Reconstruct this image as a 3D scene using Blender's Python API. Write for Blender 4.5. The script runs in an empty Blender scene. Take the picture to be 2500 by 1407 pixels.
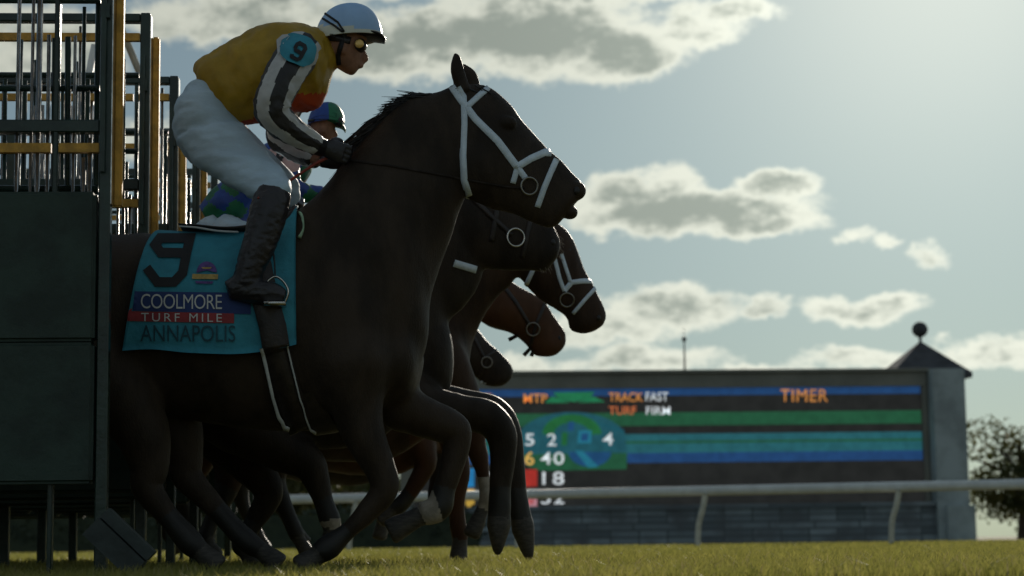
import bpy, bmesh, math, random
import numpy as np
from mathutils import Vector, Matrix, noise
from mathutils.bvhtree import BVHTree
random.seed(7); np.random.seed(7)
S = bpy.context.scene
COL = S.collection
# ------------------------------------------------------------------ camera
FPX = 4900.0; W0, H0 = 2500.0, 1407.0
CAMZ = 0.10
YAW, PITCH, ROLL = math.radians(3.82), math.radians(7.24), 0.013
F_ = Vector((math.sin(YAW)*math.cos(PITCH), math.cos(YAW)*math.cos(PITCH), math.sin(PITCH)))
r_ = Vector((math.cos(YAW), -math.sin(YAW), 0))
u_ = r_.cross(F_)
R_ = r_*math.cos(ROLL) - u_*math.sin(ROLL)
U_ = u_*math.cos(ROLL) + r_*math.sin(ROLL)
CAM = Vector((0, 0, CAMZ))
cd = bpy.data.cameras.new('camera'); co = bpy.data.objects.new('camera', cd); COL.objects.link(co)
M3 = Matrix((R_, U_, -F_)).transposed()
co.matrix_world = Matrix.Translation(CAM) @ M3.to_4x4()
cd.sensor_width = 36; cd.lens = FPX/W0*36
cd.clip_start = 0.05; cd.clip_end = 5000
cd.dof.use_dof = True; cd.dof.focus_distance = 7.5; cd.dof.aperture_fstop = 3.8
S.camera = co

def ray(x, y):
    return (F_*FPX + R_*(x-W0/2) - U_*(y-H0/2)).normalized()
def P(x, y, Y):
    d = ray(x, y); return CAM + d*(Y/d.y)
def proj(p):
    v = Vector(p)-CAM; z = v.dot(F_)
    return (W0/2 + FPX*v.dot(R_)/z, H0/2 - FPX*v.dot(U_)/z)

# ------------------------------------------------------------------ sky, sun, exposure
SUNPX = (2330, -230)
sd = ray(*SUNPX); SUN_EL = math.asin(sd.z); SUN_AZ = math.atan2(sd.x, sd.y)
world = bpy.data.worlds.new('World'); S.world = world; world.use_nodes = True
wt = world.node_tree; wt.nodes.clear()

class NG:
    def __init__(s, t): s.t = t
    def n(s, typ, **kw):
        nd = s.t.nodes.new(typ)
        for k, v in kw.items(): setattr(nd, k, v)
        return nd
    def put(s, sock, v):
        if isinstance(v, (int, float)): sock.default_value = v
        elif isinstance(v, (tuple, list)): sock.default_value = v
        else: s.t.links.new(v, sock)
    def m(s, op, a, b=0.0, c=0.0, clamp=False):
        nd = s.n('ShaderNodeMath', operation=op, use_clamp=clamp)
        s.put(nd.inputs[0], a)
        if len(nd.inputs) > 1: s.put(nd.inputs[1], b)
        if len(nd.inputs) > 2: s.put(nd.inputs[2], c)
        return nd.outputs[0]
    def ss(s, v, lo, hi, to0=0.0, to1=1.0):
        nd = s.n('ShaderNodeMapRange', interpolation_type='SMOOTHSTEP')
        s.put(nd.inputs[0], v); s.put(nd.inputs[1], lo); s.put(nd.inputs[2], hi)
        s.put(nd.inputs[3], to0); s.put(nd.inputs[4], to1); return nd.outputs[0]
    def mix(s, f, a, b):
        nd = s.n('ShaderNodeMix', data_type='RGBA'); s.put(nd.inputs[0], f)
        s.put(nd.inputs[6], a); s.put(nd.inputs[7], b); return nd.outputs[2]
    def comb(s, x, y, z):
        nd = s.n('ShaderNodeCombineXYZ'); s.put(nd.inputs[0], x); s.put(nd.inputs[1], y); s.put(nd.inputs[2], z); return nd.outputs[0]
    def noise(s, vec, scale, detail=4, rough=.55, out=0):
        nd = s.n('ShaderNodeTexNoise'); s.put(nd.inputs['Vector'], vec)
        nd.inputs['Scale'].default_value = scale; nd.inputs['Detail'].default_value = detail; nd.inputs['Roughness'].default_value = rough
        return nd.outputs[out]

g = NG(wt)
sky = g.n('ShaderNodeTexSky', sky_type='NISHITA')
sky.sun_disc = False; sky.sun_elevation = SUN_EL; sky.sun_rotation = SUN_AZ
sky.air_density = 1.0; sky.dust_density = 1.5; sky.ozone_density = 1.0; sky.altitude = 200
tc = g.n('ShaderNodeTexCoord'); sx = g.n('ShaderNodeSeparateXYZ'); wt.links.new(tc.outputs['Generated'], sx.inputs[0])
az = g.m('ARCTAN2', sx.outputs[0], sx.outputs[1]); el = g.m('ARCSINE', sx.outputs[2])
# the sky's own clouds, placed by compass bearing and elevation
def azel(x, y):
    d = ray(x, y); return math.atan2(d.x, d.y), math.asin(d.z)
flat = g.comb(az, g.m('MULTIPLY', el, 1.7), 0.0)
n1 = g.noise(flat, 26, 5, .6); n2 = g.noise(flat, 75, 4, .6); n3 = g.noise(flat, 11, 3, .5)
wx = g.m('MULTIPLY', g.m('SUBTRACT', n1, .5), .030)
wy = g.m('MULTIPLY', g.m('SUBTRACT', g.noise(g.comb(az, el, 3.7), 30, 4, .6), .5), .022)
azw = g.m('ADD', az, wx); elw = g.m('ADD', el, wy)
# (centre px, half sizes px, strength)
CL = [(640, 50, 330, 90, .8), (960, 110, 290, 100, 1.1), (1290, 85, 350, 112, 1.2), (1510, 125, 210, 88, 1.05), (1690, 80, 150, 60, .8), (440, 60, 150, 50, .6), (1760, 30, 170, 42, .8),
      (1400, -60, 500, 90, 1.2), (700, -60, 500, 70, 1.1),
      (1700, 520, 330, 72, 1.15), (1540, 480, 150, 70, .9), (1640, 460, 95, 60, .8), (1900, 450, 115, 48, .95), (1800, 545, 240, 42, .9),
      (2085, 578, 55, 22, .48), (2165, 582, 50, 18, .48), (2270, 632, 55, 36, .5),
      (1640, 755, 220, 60, .8), (1500, 800, 190, 50, .7), (1855, 748, 90, 33, .68), (2110, 755, 150, 42, .8), (2190, 730, 70, 28, .65),
      (1560, 880, 260, 40, .62), (1320, 890, 160, 36, .62), (2130, 885, 260, 36, .62), (1850, 905, 120, 22, .5), (2420, 860, 160, 50, .7),
      (330, 330, 200, 60, .5), (100, 120, 220, 120, .8)]
tot = None
for (x, y, a, b, s_) in CL:
    ca, ce = azel(x, y)
    du = g.m('MULTIPLY', g.m('SUBTRACT', azw, ca), FPX/a); dv = g.m('MULTIPLY', g.m('SUBTRACT', elw, ce), FPX/b)
    q = g.m('SUBTRACT', s_, g.m('MULTIPLY', g.m('ADD', g.m('MULTIPLY', du, du), g.m('MULTIPLY', dv, dv)), s_))
    tot = q if tot is None else g.m('SMOOTH_MAX', tot, q, .12)
# clouds in the rest of the sky (round behind and beside the viewer)
away = g.ss(g.m('ABSOLUTE', az), .45, .8)
rest = g.m('SUBTRACT', g.m('MULTIPLY', g.ss(n3, .5, .72), away), g.m('SUBTRACT', 1.0, away))
tot = g.m('MAXIMUM', tot, rest)
n4 = g.noise(flat, 190, 4, .65)
dens = g.m('ADD', tot, g.m('ADD', g.m('ADD', g.m('MULTIPLY', g.m('SUBTRACT', n1, .5), 1.25), g.m('MULTIPLY', g.m('SUBTRACT', n2, .5), .95)), g.m('MULTIPLY', g.m('SUBTRACT', n4, .5), .45)))
# side of each billow that faces the sun
nb = g.noise(g.comb(g.m('ADD', az, .006), g.m('MULTIPLY', g.m('ADD', el, .006), 1.7), 0.0), 26, 5, .6)
lit = g.m('MULTIPLY', g.m('SUBTRACT', n1, nb), 1.6)
cover = g.ss(dens, -.10, .50)
core = g.ss(g.m('SUBTRACT', dens, lit), .36, 1.08)
# the clear sky: the physical sky with its range compressed and its warmth cooled to the film's response
gm = g.n('ShaderNodeGamma'); gm.inputs['Gamma'].default_value = .5; wt.links.new(sky.outputs[0], gm.inputs[0])
mul = g.n('ShaderNodeMix', data_type='RGBA', blend_type='MULTIPLY'); mul.inputs[0].default_value = 1
wt.links.new(gm.outputs[0], mul.inputs[6]); mul.inputs[7].default_value = (.65, .905, 1.08, 1)
# aureole round the sun
dt = g.n('ShaderNodeVectorMath', operation='DOT_PRODUCT'); wt.links.new(tc.outputs['Generated'], dt.inputs[0]); dt.inputs[1].default_value = sd
ang = g.m('ARCCOSINE', g.m('MINIMUM', dt.outputs['Value'], 1.0))
glow = g.m('EXPONENT', g.m('MULTIPLY', g.m('MULTIPLY', ang, ang), -62.0))
add = g.n('ShaderNodeMix', data_type='RGBA', blend_type='ADD'); g.put(add.inputs[0], glow)
wt.links.new(mul.outputs[2], add.inputs[6]); add.inputs[7].default_value = (3.4, 2.9, 2.1, 1)
skyc = add.outputs[2]
sg = g.n('ShaderNodeSeparateColor'); wt.links.new(skyc, sg.inputs[0])
lum = g.m('ADD', g.m('MULTIPLY', glow, .25), g.m('ADD', .40, g.m('MULTIPLY', sg.outputs[1], .58/5.2)))
rim = (8.6, 8.8, 7.5, 1); grey = (3.55, 3.95, 3.4, 1)
cc = g.n('ShaderNodeVectorMath', operation='SCALE'); wt.links.new(g.mix(core, rim, grey), cc.inputs[0]); g.put(cc.inputs['Scale'], lum)
final = g.mix(g.m('MULTIPLY', cover, .92), skyc, cc.outputs[0])
bg = g.n('ShaderNodeBackground'); bg.inputs['Strength'].default_value = .10; wt.links.new(final, bg.inputs['Color'])
wo = g.n('ShaderNodeOutputWorld'); wt.links.new(bg.outputs[0], wo.inputs['Surface'])

sl = bpy.data.lights.new('sun', 'SUN'); sl.energy = 3.2; sl.angle = math.radians(.5); sl.color = (1.0, .90, .76)
so = bpy.data.objects.new('sun', sl); COL.objects.link(so); so.rotation_euler = (-sd).to_track_quat('-Z', 'Y').to_euler(); so.location = (20, 30, 30)
S.view_settings.view_transform = 'Standard'; S.view_settings.look = 'None'
S.view_settings.exposure = 0.0; S.view_settings.gamma = 1.0
S.render.engine = 'CYCLES'
S.cycles.max_bounces = 6; S.cycles.transparent_max_bounces = 8

# ------------------------------------------------------------------ materials
def mat(name, c, rough=.6, metal=0., vary=.15, vs=8., bump=0., bs=40., trans=0., sheen=0., c2=None, emit=0., stretch=None, spec=.5):
    m = bpy.data.materials.new(name); m.use_nodes = True; t = m.node_tree; t.nodes.clear(); q = NG(t)
    b = q.n('ShaderNodeBsdfPrincipled'); o = q.n('ShaderNodeOutputMaterial')
    tcn = q.n('ShaderNodeTexCoord'); vec = tcn.outputs['Object']
    if stretch:
        mp = q.n('ShaderNodeMapping'); mp.inputs['Scale'].default_value = stretch; t.links.new(vec, mp.inputs[0]); vec = mp.outputs[0]
    c4 = tuple(c)+(1,)
    if vary or c2:
        f = q.noise(vec, vs, 5, .6)
        lo = tuple(max(0, x*(1-vary)) for x in c)+(1,); hi = tuple(x*(1+vary) for x in c)+(1,)
        if c2: lo, hi = c4, tuple(c2)+(1,)
        colr = q.mix(q.ss(f, .35, .65), lo, hi)
        t.links.new(colr, b.inputs['Base Color'])
        if emit: t.links.new(colr, b.inputs['Emission Color'])
    else:
        b.inputs['Base Color'].default_value = c4
        if emit: b.inputs['Emission Color'].default_value = c4
    b.inputs['Emission Strength'].default_value = emit
    b.inputs['Roughness'].default_value = rough; b.inputs['Metallic'].default_value = metal
    b.inputs['Specular IOR Level'].default_value = spec
    b.inputs['Sheen Weight'].default_value = sheen
    if sheen: b.inputs['Sheen Roughness'].default_value = .4; b.inputs['Sheen Tint'].default_value = (1, .85, .7, 1)
    if bump:
        bn = q.n('ShaderNodeBump'); bn.inputs['Strength'].default_value = bump; bn.inputs['Distance'].default_value = .01
        t.links.new(q.noise(vec, bs, 6, .65), bn.inputs['Height']); t.links.new(bn.outputs[0], b.inputs['Normal'])
    out = b.outputs[0]
    if trans:
        tr = q.n('ShaderNodeBsdfTranslucent'); tr.inputs[0].default_value = tuple(min(1, x*1.3) for x in c)+(1,)
        if vary or c2: t.links.new(colr, tr.inputs[0])
        ms = q.n('ShaderNodeMixShader'); ms.inputs[0].default_value = trans
        t.links.new(b.outputs[0], ms.inputs[1]); t.links.new(tr.outputs[0], ms.inputs[2]); out = ms.outputs[0]
    t.links.new(out, o.inputs[0]); return m

MT = {}
def defm(k, *a, **kw): MT[k] = mat(k, *a, **kw)
defm('bay_coat', (.037, .026, .018), .5, vary=.35, vs=7, bump=.4, bs=160, sheen=.02, spec=.16, stretch=(1, 1, .4))
defm('dark_coat', (.032, .024, .018), .5, vary=.35, vs=7, bump=.4, bs=160, sheen=.02, spec=.16, stretch=(1, 1, .4))
defm('brown_coat', (.046, .026, .016), .5, vary=.35, vs=7, bump=.4, bs=160, sheen=.02, spec=.16, stretch=(1, 1, .4))
defm('chestnut_coat', (.075, .034, .017), .5, vary=.3, vs=5, bump=.3, bs=180, sheen=.02, spec=.16, stretch=(1, 1, .4))
defm('black_point', (.012, .010, .008), .5, vary=.3, vs=12, bump=.3, bs=220)
defm('white_sock', (.32, .28, .23), .7, vary=.25, vs=18, bump=.3, bs=150)
defm('hoof_horn', (.048, .042, .035), .5, vary=.4, vs=30, bump=.4, bs=90, stretch=(1, 1, 4))
defm('hair_black', (.012, .010, .009), .4, vary=.3, vs=20)
defm('eye_gloss', (.01, .007, .005), .05, vary=0)
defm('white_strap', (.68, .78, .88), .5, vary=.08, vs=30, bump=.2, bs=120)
defm('dark_leather', (.022, .015, .012), .4, vary=.4, vs=25, bump=.3, bs=120)
defm('ring_metal', (.62, .60, .56), .2, metal=1., vary=.1)
defm('rein_leather', (.034, .027, .023), .7, vary=.3, vs=20, spec=.1)
defm('ring_dull', (.30, .29, .27), .35, metal=1., vary=.1)
defm('cloth_teal', (.035, .26, .35), .75, vary=.14, vs=9, bump=.5, bs=35)
defm('cloth_navy', (.02, .045, .17), .75, vary=.15, vs=12)
defm('cloth_red', (.30, .035, .04), .75, vary=.15, vs=12)
defm('ink_black', (.012, .012, .014), .7, vary=.2, vs=12)
defm('ink_white', (.62, .62, .60), .7, vary=.1, vs=12)
defm('ink_dark_teal', (.012, .065, .09), .7, vary=.2, vs=12)
defm('emblem_purple', (.11, .06, .24), .7, vary=.3, vs=60)
defm('emblem_gold', (.48, .33, .10), .7, vary=.2, vs=60)
defm('silk_gold', (.62, .40, .04), .42, vary=.12, vs=10, bump=.6, bs=22, trans=.38)
defm('silk_red', (.62, .095, .03), .45, vary=.12, vs=10, bump=.5, bs=22, trans=.3)
defm('silk_black', (.022, .020, .022), .5, vary=.2, vs=14, bump=.5, bs=30)
defm('silk_white', (.66, .66, .66), .55, vary=.08, vs=14, bump=.5, bs=30, trans=.2)
defm('silk_blue', (.022, .075, .36), .45, vary=.15, vs=14, bump=.5, bs=30, trans=.15)
defm('silk_green', (.02, .19, .09), .45, vary=.15, vs=14, bump=.5, bs=30, trans=.15)
defm('pink_band', (.62, .40, .38), .6, vary=.1, vs=14)
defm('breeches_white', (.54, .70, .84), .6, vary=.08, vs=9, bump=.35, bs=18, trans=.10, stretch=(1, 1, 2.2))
defm('boot_black', (.020, .018, .022), .32, vary=.3, vs=14, bump=.4, bs=40)
defm('helmet_pale', (.36, .56, .86), .3, vary=.05, vs=10)
defm('helmet_cream', (.72, .72, .62), .35, vary=.05, vs=10)
defm('skin_tan', (.30, .15, .095), .55, vary=.15, vs=25, bump=.2, bs=120, spec=.3)
defm('goggle_gold', (.85, .55, .18), .25, metal=.3, vary=.1)
defm('saddle_edge', (.60, .62, .62), .5, vary=.1)
defm('pale_green', (.42, .62, .42), .7, vary=.2, vs=25, bump=.5, bs=40)
defm('whip_red', (.30, .045, .03), .5, vary=.2, vs=30)
defm('gate_green', (.016, .034, .026), .24, vary=.35, vs=6, bump=.25, bs=30)
defm('gate_pad', (.020, .040, .030), .6, vary=.3, vs=5, bump=.5, bs=12)
defm('gate_yellow', (.62, .33, .05), .55, vary=.25, vs=14, bump=.3, bs=60)
defm('gate_steel', (.62, .60, .57), .2, metal=.9, vary=.3, vs=20)
defm('gate_white', (.74, .72, .68), .45, vary=.15, vs=10)
defm('plank_grey', (.04, .052, .05), .7, vary=.25, vs=10, bump=.4, bs=30)
defm('rail_white', (.66, .70, .72), .28, vary=.08, vs=5)
defm('rail_post', (.50, .51, .46), .5, vary=.12, vs=9)
defm('board_frame', (.22, .22, .19), .7, vary=.15, vs=.6, bump=.2, bs=4)
defm('pier_stone', (.34, .40, .42), .8, vary=.2, vs=1.2, bump=.5, bs=6)
defm('roof_dark', (.055, .058, .066), .7, vary=.3, vs=2, bump=.5, bs=8)
defm('antenna_steel', (.08, .08, .08), .5, metal=.5)
defm('bark_brown', (.07, .05, .035), .9, vary=.3, vs=6, bump=.8, bs=20)
defm('leaf_green', (.055, .075, .022), .6, vary=.5, vs=1.2, trans=.4, c2=(.13, .12, .035))
defm('hedge_dark', (.018, .030, .016), .8, vary=.5, vs=2, c2=(.035, .05, .025))
defm('dirt_track', (.10, .075, .055), .95, vary=.3, vs=.8, bump=.5, bs=6)

# ------------------------------------------------------------------ object helpers
def link(name, me, mats, parent=None):
    o = bpy.data.objects.new(name, me); COL.objects.link(o)
    for m in (mats if isinstance(mats, (list, tuple)) else [mats]): me.materials.append(MT[m] if isinstance(m, str) else m)
    if parent: o.parent = parent; o.matrix_parent_inverse = parent.matrix_world.inverted()
    return o
def obj(name, bm, mats, parent=None, smooth=True):
    me = bpy.data.meshes.new(name); bm.to_mesh(me); bm.free()
    if smooth:
        for p in me.polygons: p.use_smooth = True
    return link(name, me, mats, parent)
def thing(name, label, cat, loc=(0, 0, 0), group=None, kind=None):
    o = bpy.data.objects.new(name, None); COL.objects.link(o); o.location = loc; o.empty_display_size = .1
    o.matrix_world = Matrix.Translation(Vector(loc))
    return tag(o, label, cat, group, kind)
def tag(o, label, cat, group=None, kind=None):
    if label: o['label'] = label
    if cat: o['category'] = cat
    if group: o['group'] = group
    if kind: o['kind'] = kind
    return o
def box(bm, x0, x1, y0, y1, z0, z1, mi=0):
    v = [bm.verts.new((x, y, z)) for x in (x0, x1) for y in (y0, y1) for z in (z0, z1)]
    for f in ((0, 1, 3, 2), (4, 6, 7, 5), (0, 4, 5, 1), (2, 3, 7, 6), (0, 2, 6, 4), (1, 5, 7, 3)):
        bm.faces.new([v[i] for i in f]).material_index = mi
def catmull(pts, n):
    pts = [np.array(p, float) for p in pts]; out = []
    L = len(pts)
    for i in range(L-1):
        p0 = pts[max(i-1, 0)]; p1 = pts[i]; p2 = pts[i+1]; p3 = pts[min(i+2, L-1)]
        for k in range(n):
            t = k/n
            out.append(.5*((2*p1)+(-p0+p2)*t+(2*p0-5*p1+4*p2-p3)*t*t+(-p0+3*p1-3*p2+p3)*t**3))
    out.append(pts[-1]); return out
def rings(bm, R, mi=None, cap=True):
    V = [[bm.verts.new(p) for p in r] for r in R]; N = len(V[0]); fs = []
    for i in range(len(V)-1):
        for j in range(N):
            f = bm.faces.new((V[i][j], V[i][(j+1) % N], V[i+1][(j+1) % N], V[i+1][j])); fs.append(f)
            if mi: f.material_index = mi(i, j)
    if cap:
        for r in (V[0], V[-1]):
            c = bm.verts.new(sum((v.co for v in r), Vector())/N)
            for j in range(N):
                f = bm.faces.new((r[j], r[(j+1) % N], c)); fs.append(f)
                if mi: f.material_index = mi(0 if r is V[0] else len(V)-2, j)
    return fs
def loft_rings(secs, Y, n=5, N=28, egg=0., off=0., sq=1.0, xf=None):
    """secs: (Ax,Ay,Bx,By,halfwidth[,dY]) in sight lines of the side view, laid on the plane y=Y(+dY)"""
    rows = []
    for s in secs:
        dy = s[5] if len(s) > 5 else 0
        A = P(s[0], s[1], Y+dy); B = P(s[2], s[3], Y+dy)
        if xf: A = xf(A); B = xf(B)
        rows.append(list(A)+list(B)+[s[4]])
    out = []
    for r in catmull(rows, n):
        A = Vector(r[0:3]); B = Vector(r[3:6]); w = r[6]+off
        M = (A+B)/2; h = (A-B)/2; hl = max(h.length, 1e-5); h = h*((hl+off)/hl); ring = []
        for j in range(N):
            th = 2*math.pi*j/N; c, s_ = math.cos(th), math.sin(th)
            c2 = math.copysign(abs(c)**sq, c); s2 = math.copysign(abs(s_)**sq, s_)
            ring.append(M + h*c2 + Vector((0, -1, 0))*(w*s2*(1-egg*c)))
        out.append(ring)
    return out
def tube_rings(pts, N=16, n=5, smooth=True, off=0.):
    """pts: (Vector, ra (side plane), rb (lateral)) """
    rows = [list(p[0])+[p[1], p[2] if len(p) > 2 else p[1]] for p in pts]
    rr = catmull(rows, n) if smooth and len(rows) > 2 else [np.array(x) for x in rows]
    C = [Vector(r[:3]) for r in rr]; out = []; prev = None
    for i, r in enumerate(rr):
        t = (C[min(i+1, len(C)-1)]-C[max(i-1, 0)]).normalized()
        a = Vector((0, 1, 0)) if prev is None else prev
        if abs(a.dot(t)) > .97: a = Vector((1, 0, 0))
        lat = (a - t*a.dot(t)).normalized(); prev = lat
        sd2 = t.cross(lat).normalized()
        out.append([C[i] + sd2*((r[3]+off)*math.cos(2*math.pi*j/N)) + lat*((r[4]+off)*math.sin(2*math.pi*j/N)) for j in range(N)])
    return out
def limb(secs, Y, **kw):
    """secs: (x,y,r_px[,dY[,lateral ratio]])"""
    pts = []
    for s in secs:
        dy = s[3] if len(s) > 3 else 0
        k = (Y+dy)/FPX; r = s[2]*k; pts.append((P(s[0], s[1], Y+dy), r, r*(s[4] if len(s) > 4 else 1.)))
    return tube_rings(pts, **kw)
def ellip(bm, c, rx, ry, rz, rot=None, u=16, v=10):
    m = Matrix.Translation(Vector(c)) @ (rot.to_4x4() if rot else Matrix()) @ Matrix.Diagonal((rx, ry, rz, 1))
    bmesh.ops.create_uvsphere(bm, u_segments=u, v_segments=v, radius=1, matrix=m)
def pball(bm, x, y, Y, rpx, ratio=1., latr=None):
    k = Y/FPX; ellip(bm, P(x, y, Y), rpx*k, latr if latr else rpx*k, rpx*k*ratio)
def fuse(name, bm, voxel, smooth=6, fac=.5):
    """union of closed shells into one continuous surface"""
    bmesh.ops.recalc_face_normals(bm, faces=bm.faces[:])
    me = bpy.data.meshes.new(name); bm.to_mesh(me); bm.free()
    o = bpy.data.objects.new('tmp', me); COL.objects.link(o)
    r = o.modifiers.new('r', 'REMESH'); r.mode = 'VOXEL'; r.voxel_size = voxel; r.use_smooth_shade = True
    s = o.modifiers.new('s', 'SMOOTH'); s.factor = fac; s.iterations = smooth
    dg = bpy.context.evaluated_depsgraph_get(); dg.update()
    out = bpy.data.meshes.new_from_object(o.evaluated_get(dg))
    bpy.data.objects.remove(o); bpy.data.meshes.remove(me); out.name = name
    for p in out.polygons: p.use_smooth = True
    return out
def bvh(*meshes):
    V = []; F = []
    for me in meshes:
        b = len(V); V += [v.co.copy() for v in me.vertices]; F += [[b+i for i in p.vertices] for p in me.polygons]
    return BVHTree.FromPolygons(V, F)
def hit(T, x, y, off=.004, fallback=None):
    d = ray(x, y); h = T.ray_cast(CAM, d)
    if h[0] is None:
        q = P(x, y, fallback); nn = T.find_nearest(q)
        if nn[0] is None: return q, Vector((0, -1, 0))
        return nn[0]+nn[1]*off, nn[1]
    nrm = h[1] if h[1].dot(d) < 0 else -h[1]
    return h[0]+nrm*off, nrm
def resample(pts, step):
    out = []
    for a, b in zip(pts[:-1], pts[1:]):
        L = math.dist(a[:2], b[:2]); n = max(1, int(L/step))
        for k in range(n): out.append(tuple(a[i]+(b[i]-a[i])*k/n for i in range(len(a))))
    out.append(tuple(pts[-1])); return out
def strap(bm, T, pts, wpx, Y, th=.004, off=.003, mirror=None, mi=0, step=6):
    """a strap lying on a surface, given along the side view; raised edge thickness th"""
    pp = resample(pts, step); rows = []
    for i, p in enumerate(pp):
        a = pp[max(i-1, 0)]; b = pp[min(i+1, len(pp)-1)]
        dx, dy = b[0]-a[0], b[1]-a[1]; L = math.hypot(dx, dy) or 1; nx, ny = -dy/L*wpx/2, dx/L*wpx/2
        c, nr = hit(T, p[0], p[1], off+th, Y)
        q1, m1 = hit(T, p[0]+nx, p[1]+ny, off+th*.8, Y); q2, m2 = hit(T, p[0]-nx, p[1]-ny, off+th*.8, Y)
        rows.append([q1-m1*th*2, q1, c, q2, q2-m2*th*2])
    for mir in ((False, True) if mirror is not None else (False,)):
        V = [[bm.verts.new((v.x, 2*mirror-v.y, v.z) if mir else v) for v in r] for r in rows]
        for i in range(len(V)-1):
            for j in range(4):
                bm.faces.new((V[i][j], V[i][j+1], V[i+1][j+1], V[i+1][j])).material_index = mi
        for r in (V[0], V[-1]): bm.faces.new(r)
def patch(bm, T, quad, Y, off=.004, nu=14, nv=6, mi=0):
    """flat printed area: quad corners TL,TR,BR,BL in the side view"""
    g_ = []
    for i in range(nv+1):
        t = i/nv; row = []
        for j in range(nu+1):
            s = j/nu
            x = (quad[0][0]*(1-s)+quad[1][0]*s)*(1-t)+(quad[3][0]*(1-s)+quad[2][0]*s)*t
            y = (quad[0][1]*(1-s)+quad[1][1]*s)*(1-t)+(quad[3][1]*(1-s)+quad[2][1]*s)*t
            row.append(bm.verts.new(hit(T, x, y, off, Y)[0]))
        g_.append(row)
    for i in range(nv):
        for j in range(nu): bm.faces.new((g_[i][j], g_[i][j+1], g_[i+1][j+1], g_[i+1][j])).material_index = mi
def text_mesh(s, bold=0., extr=0., space=1.):
    c = bpy.data.curves.new('t', 'FONT'); c.body = s; c.size = 1; c.offset = bold; c.extrude = extr; c.align_x = 'LEFT'; c.space_character = space
    c.resolution_u = 4
    o = bpy.data.objects.new('t', c); COL.objects.link(o)
    dg = bpy.context.evaluated_depsgraph_get(); dg.update()
    me = bpy.data.meshes.new_from_object(o.evaluated_get(dg)); bpy.data.objects.remove(o)
    return me
def text_fit(s, x0, x1, y0, y1, bold=0., shear=0., space=1.):
    """letters fitted in a box of side-view coordinates -> (coords, faces)"""
    me = text_mesh(s, bold, 0, space); co_ = np.array([v.co[:] for v in me.vertices])
    mn, mx = co_.min(0), co_.max(0); pts = []
    for v in co_:
        u = (v[0]-mn[0])/(mx[0]-mn[0]); w = (v[1]-mn[1])/max(mx[1]-mn[1], 1e-6)
        pts.append((x0+(x1-x0)*u+shear*w, y1+(y0-y1)*w))
    fs = [list(p.vertices) for p in me.polygons]; bpy.data.meshes.remove(me); return pts, fs
def wrinkle(bm, amp, fr, scale=(1, 1, 1), seed=0.):
    bm.normal_update(); mv = []
    for v in bm.verts:
        p = Vector((v.co.x*scale[0], v.co.y*scale[1], v.co.z*scale[2]))*fr + Vector((seed, seed*1.7, seed*.3))
        h = noise.noise(p)+.5*noise.noise(p*2.1); h = 1-2*abs(h)   # ridged folds
        mv.append(v.co + v.normal*amp*(h-.4))
    for v, c in zip(bm.verts, mv): v.co = c
# ------------------------------------------------------------------ the setting: ground, track, grass
def plane(name, x0, x1, y0, y1, z, m, kind='structure', nx=1, ny=1):
    bm = bmesh.new()
    V = [[bm.verts.new((x0+(x1-x0)*i/nx, y0+(y1-y0)*j/ny, z)) for i in range(nx+1)] for j in range(ny+1)]
    for j in range(ny):
        for i in range(nx): bm.faces.new((V[j][i], V[j][i+1], V[j+1][i+1], V[j+1][i]))
    o = obj(name, bm, m); o['kind'] = kind; return o
defm('turf_soil', (.10, .095, .026), .9, vary=.3, vs=2.5, bump=.6, bs=30, c2=(.15, .13, .035))
plane('ground', -1500, 1500, -200, 2500, -.01, 'turf_soil')
plane('dirt_track', -400, 400, 44, 55, .0, 'dirt_track')
def grass_obj(name, label, bands, m):
    Vs = []; Fs = []; base = 0
    for (y0, y1, dens_, h, wd, lean) in bands:
        ymid = (y0+y1)/2
        xl = lambda y: (-1.55+.3)/4.9*y - .0; 
        area = (y1-y0)*ymid*.58; n = int(area*dens_)
        y = y0+(y1-y0)*np.random.rand(n); x = (-.33+.66*np.random.rand(n))*y + .0655*y
        hh = h*(.45+.85*np.random.rand(n)**1.5); a = np.random.rand(n)*6.283; w = wd*(.6+.8*np.random.rand(n))
        clump = np.array([noise.noise(Vector((p*1.8, q*1.8, 0))) for p, q in zip(x, y)]); hh *= (1+.45*clump)
        lx = (np.random.randn(n)*lean+.2*lean)*hh; ly = np.random.randn(n)*lean*hh
        cx, sx_ = np.cos(a)*w/2, np.sin(a)*w/2
        v = np.zeros((n, 5, 3))
        v[:, 0] = np.stack([x-cx, y-sx_, np.full(n, -.012)], 1); v[:, 1] = np.stack([x+cx, y+sx_, np.full(n, -.012)], 1)
        v[:, 2] = np.stack([x+cx*.8+lx*.35, y+sx_*.8+ly*.35, hh*.55], 1); v[:, 3] = np.stack([x-cx*.8+lx*.35, y-sx_*.8+ly*.35, hh*.55], 1)
        v[:, 4] = np.stack([x+lx, y+ly, hh], 1)
        Vs.append(v.reshape(-1, 3)); idx = base+np.arange(n)[:, None]*5
        Fs += (np.concatenate([idx+0, idx+1, idx+2, idx+3], 1)).tolist(); Fs += (np.concatenate([idx+3, idx+2, idx+4], 1)).tolist()
        base += n*5
    me = bpy.data.meshes.new(name); me.from_pydata(np.concatenate(Vs).tolist(), [], Fs)
    o = link(name, me, m); tag(o, label, 'grass', kind='stuff'); return o
defm('grass_blade', (.21, .22, .045), .5, vary=.5, vs=6, trans=.55, c2=(.38, .35, .09))
defm('grass_dry', (.36, .30, .14), .6, vary=.3, vs=8, trans=.4)
grass_obj('grass', 'short olive green turf lit from behind under the horses',
          [(5.0, 9, 2600, .038, .0035, .5), (9, 15, 900, .036, .006, .5), (15, 26, 240, .036, .011, .5), (26, 44, 70, .04, .02, .5)], 'grass_blade')
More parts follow.
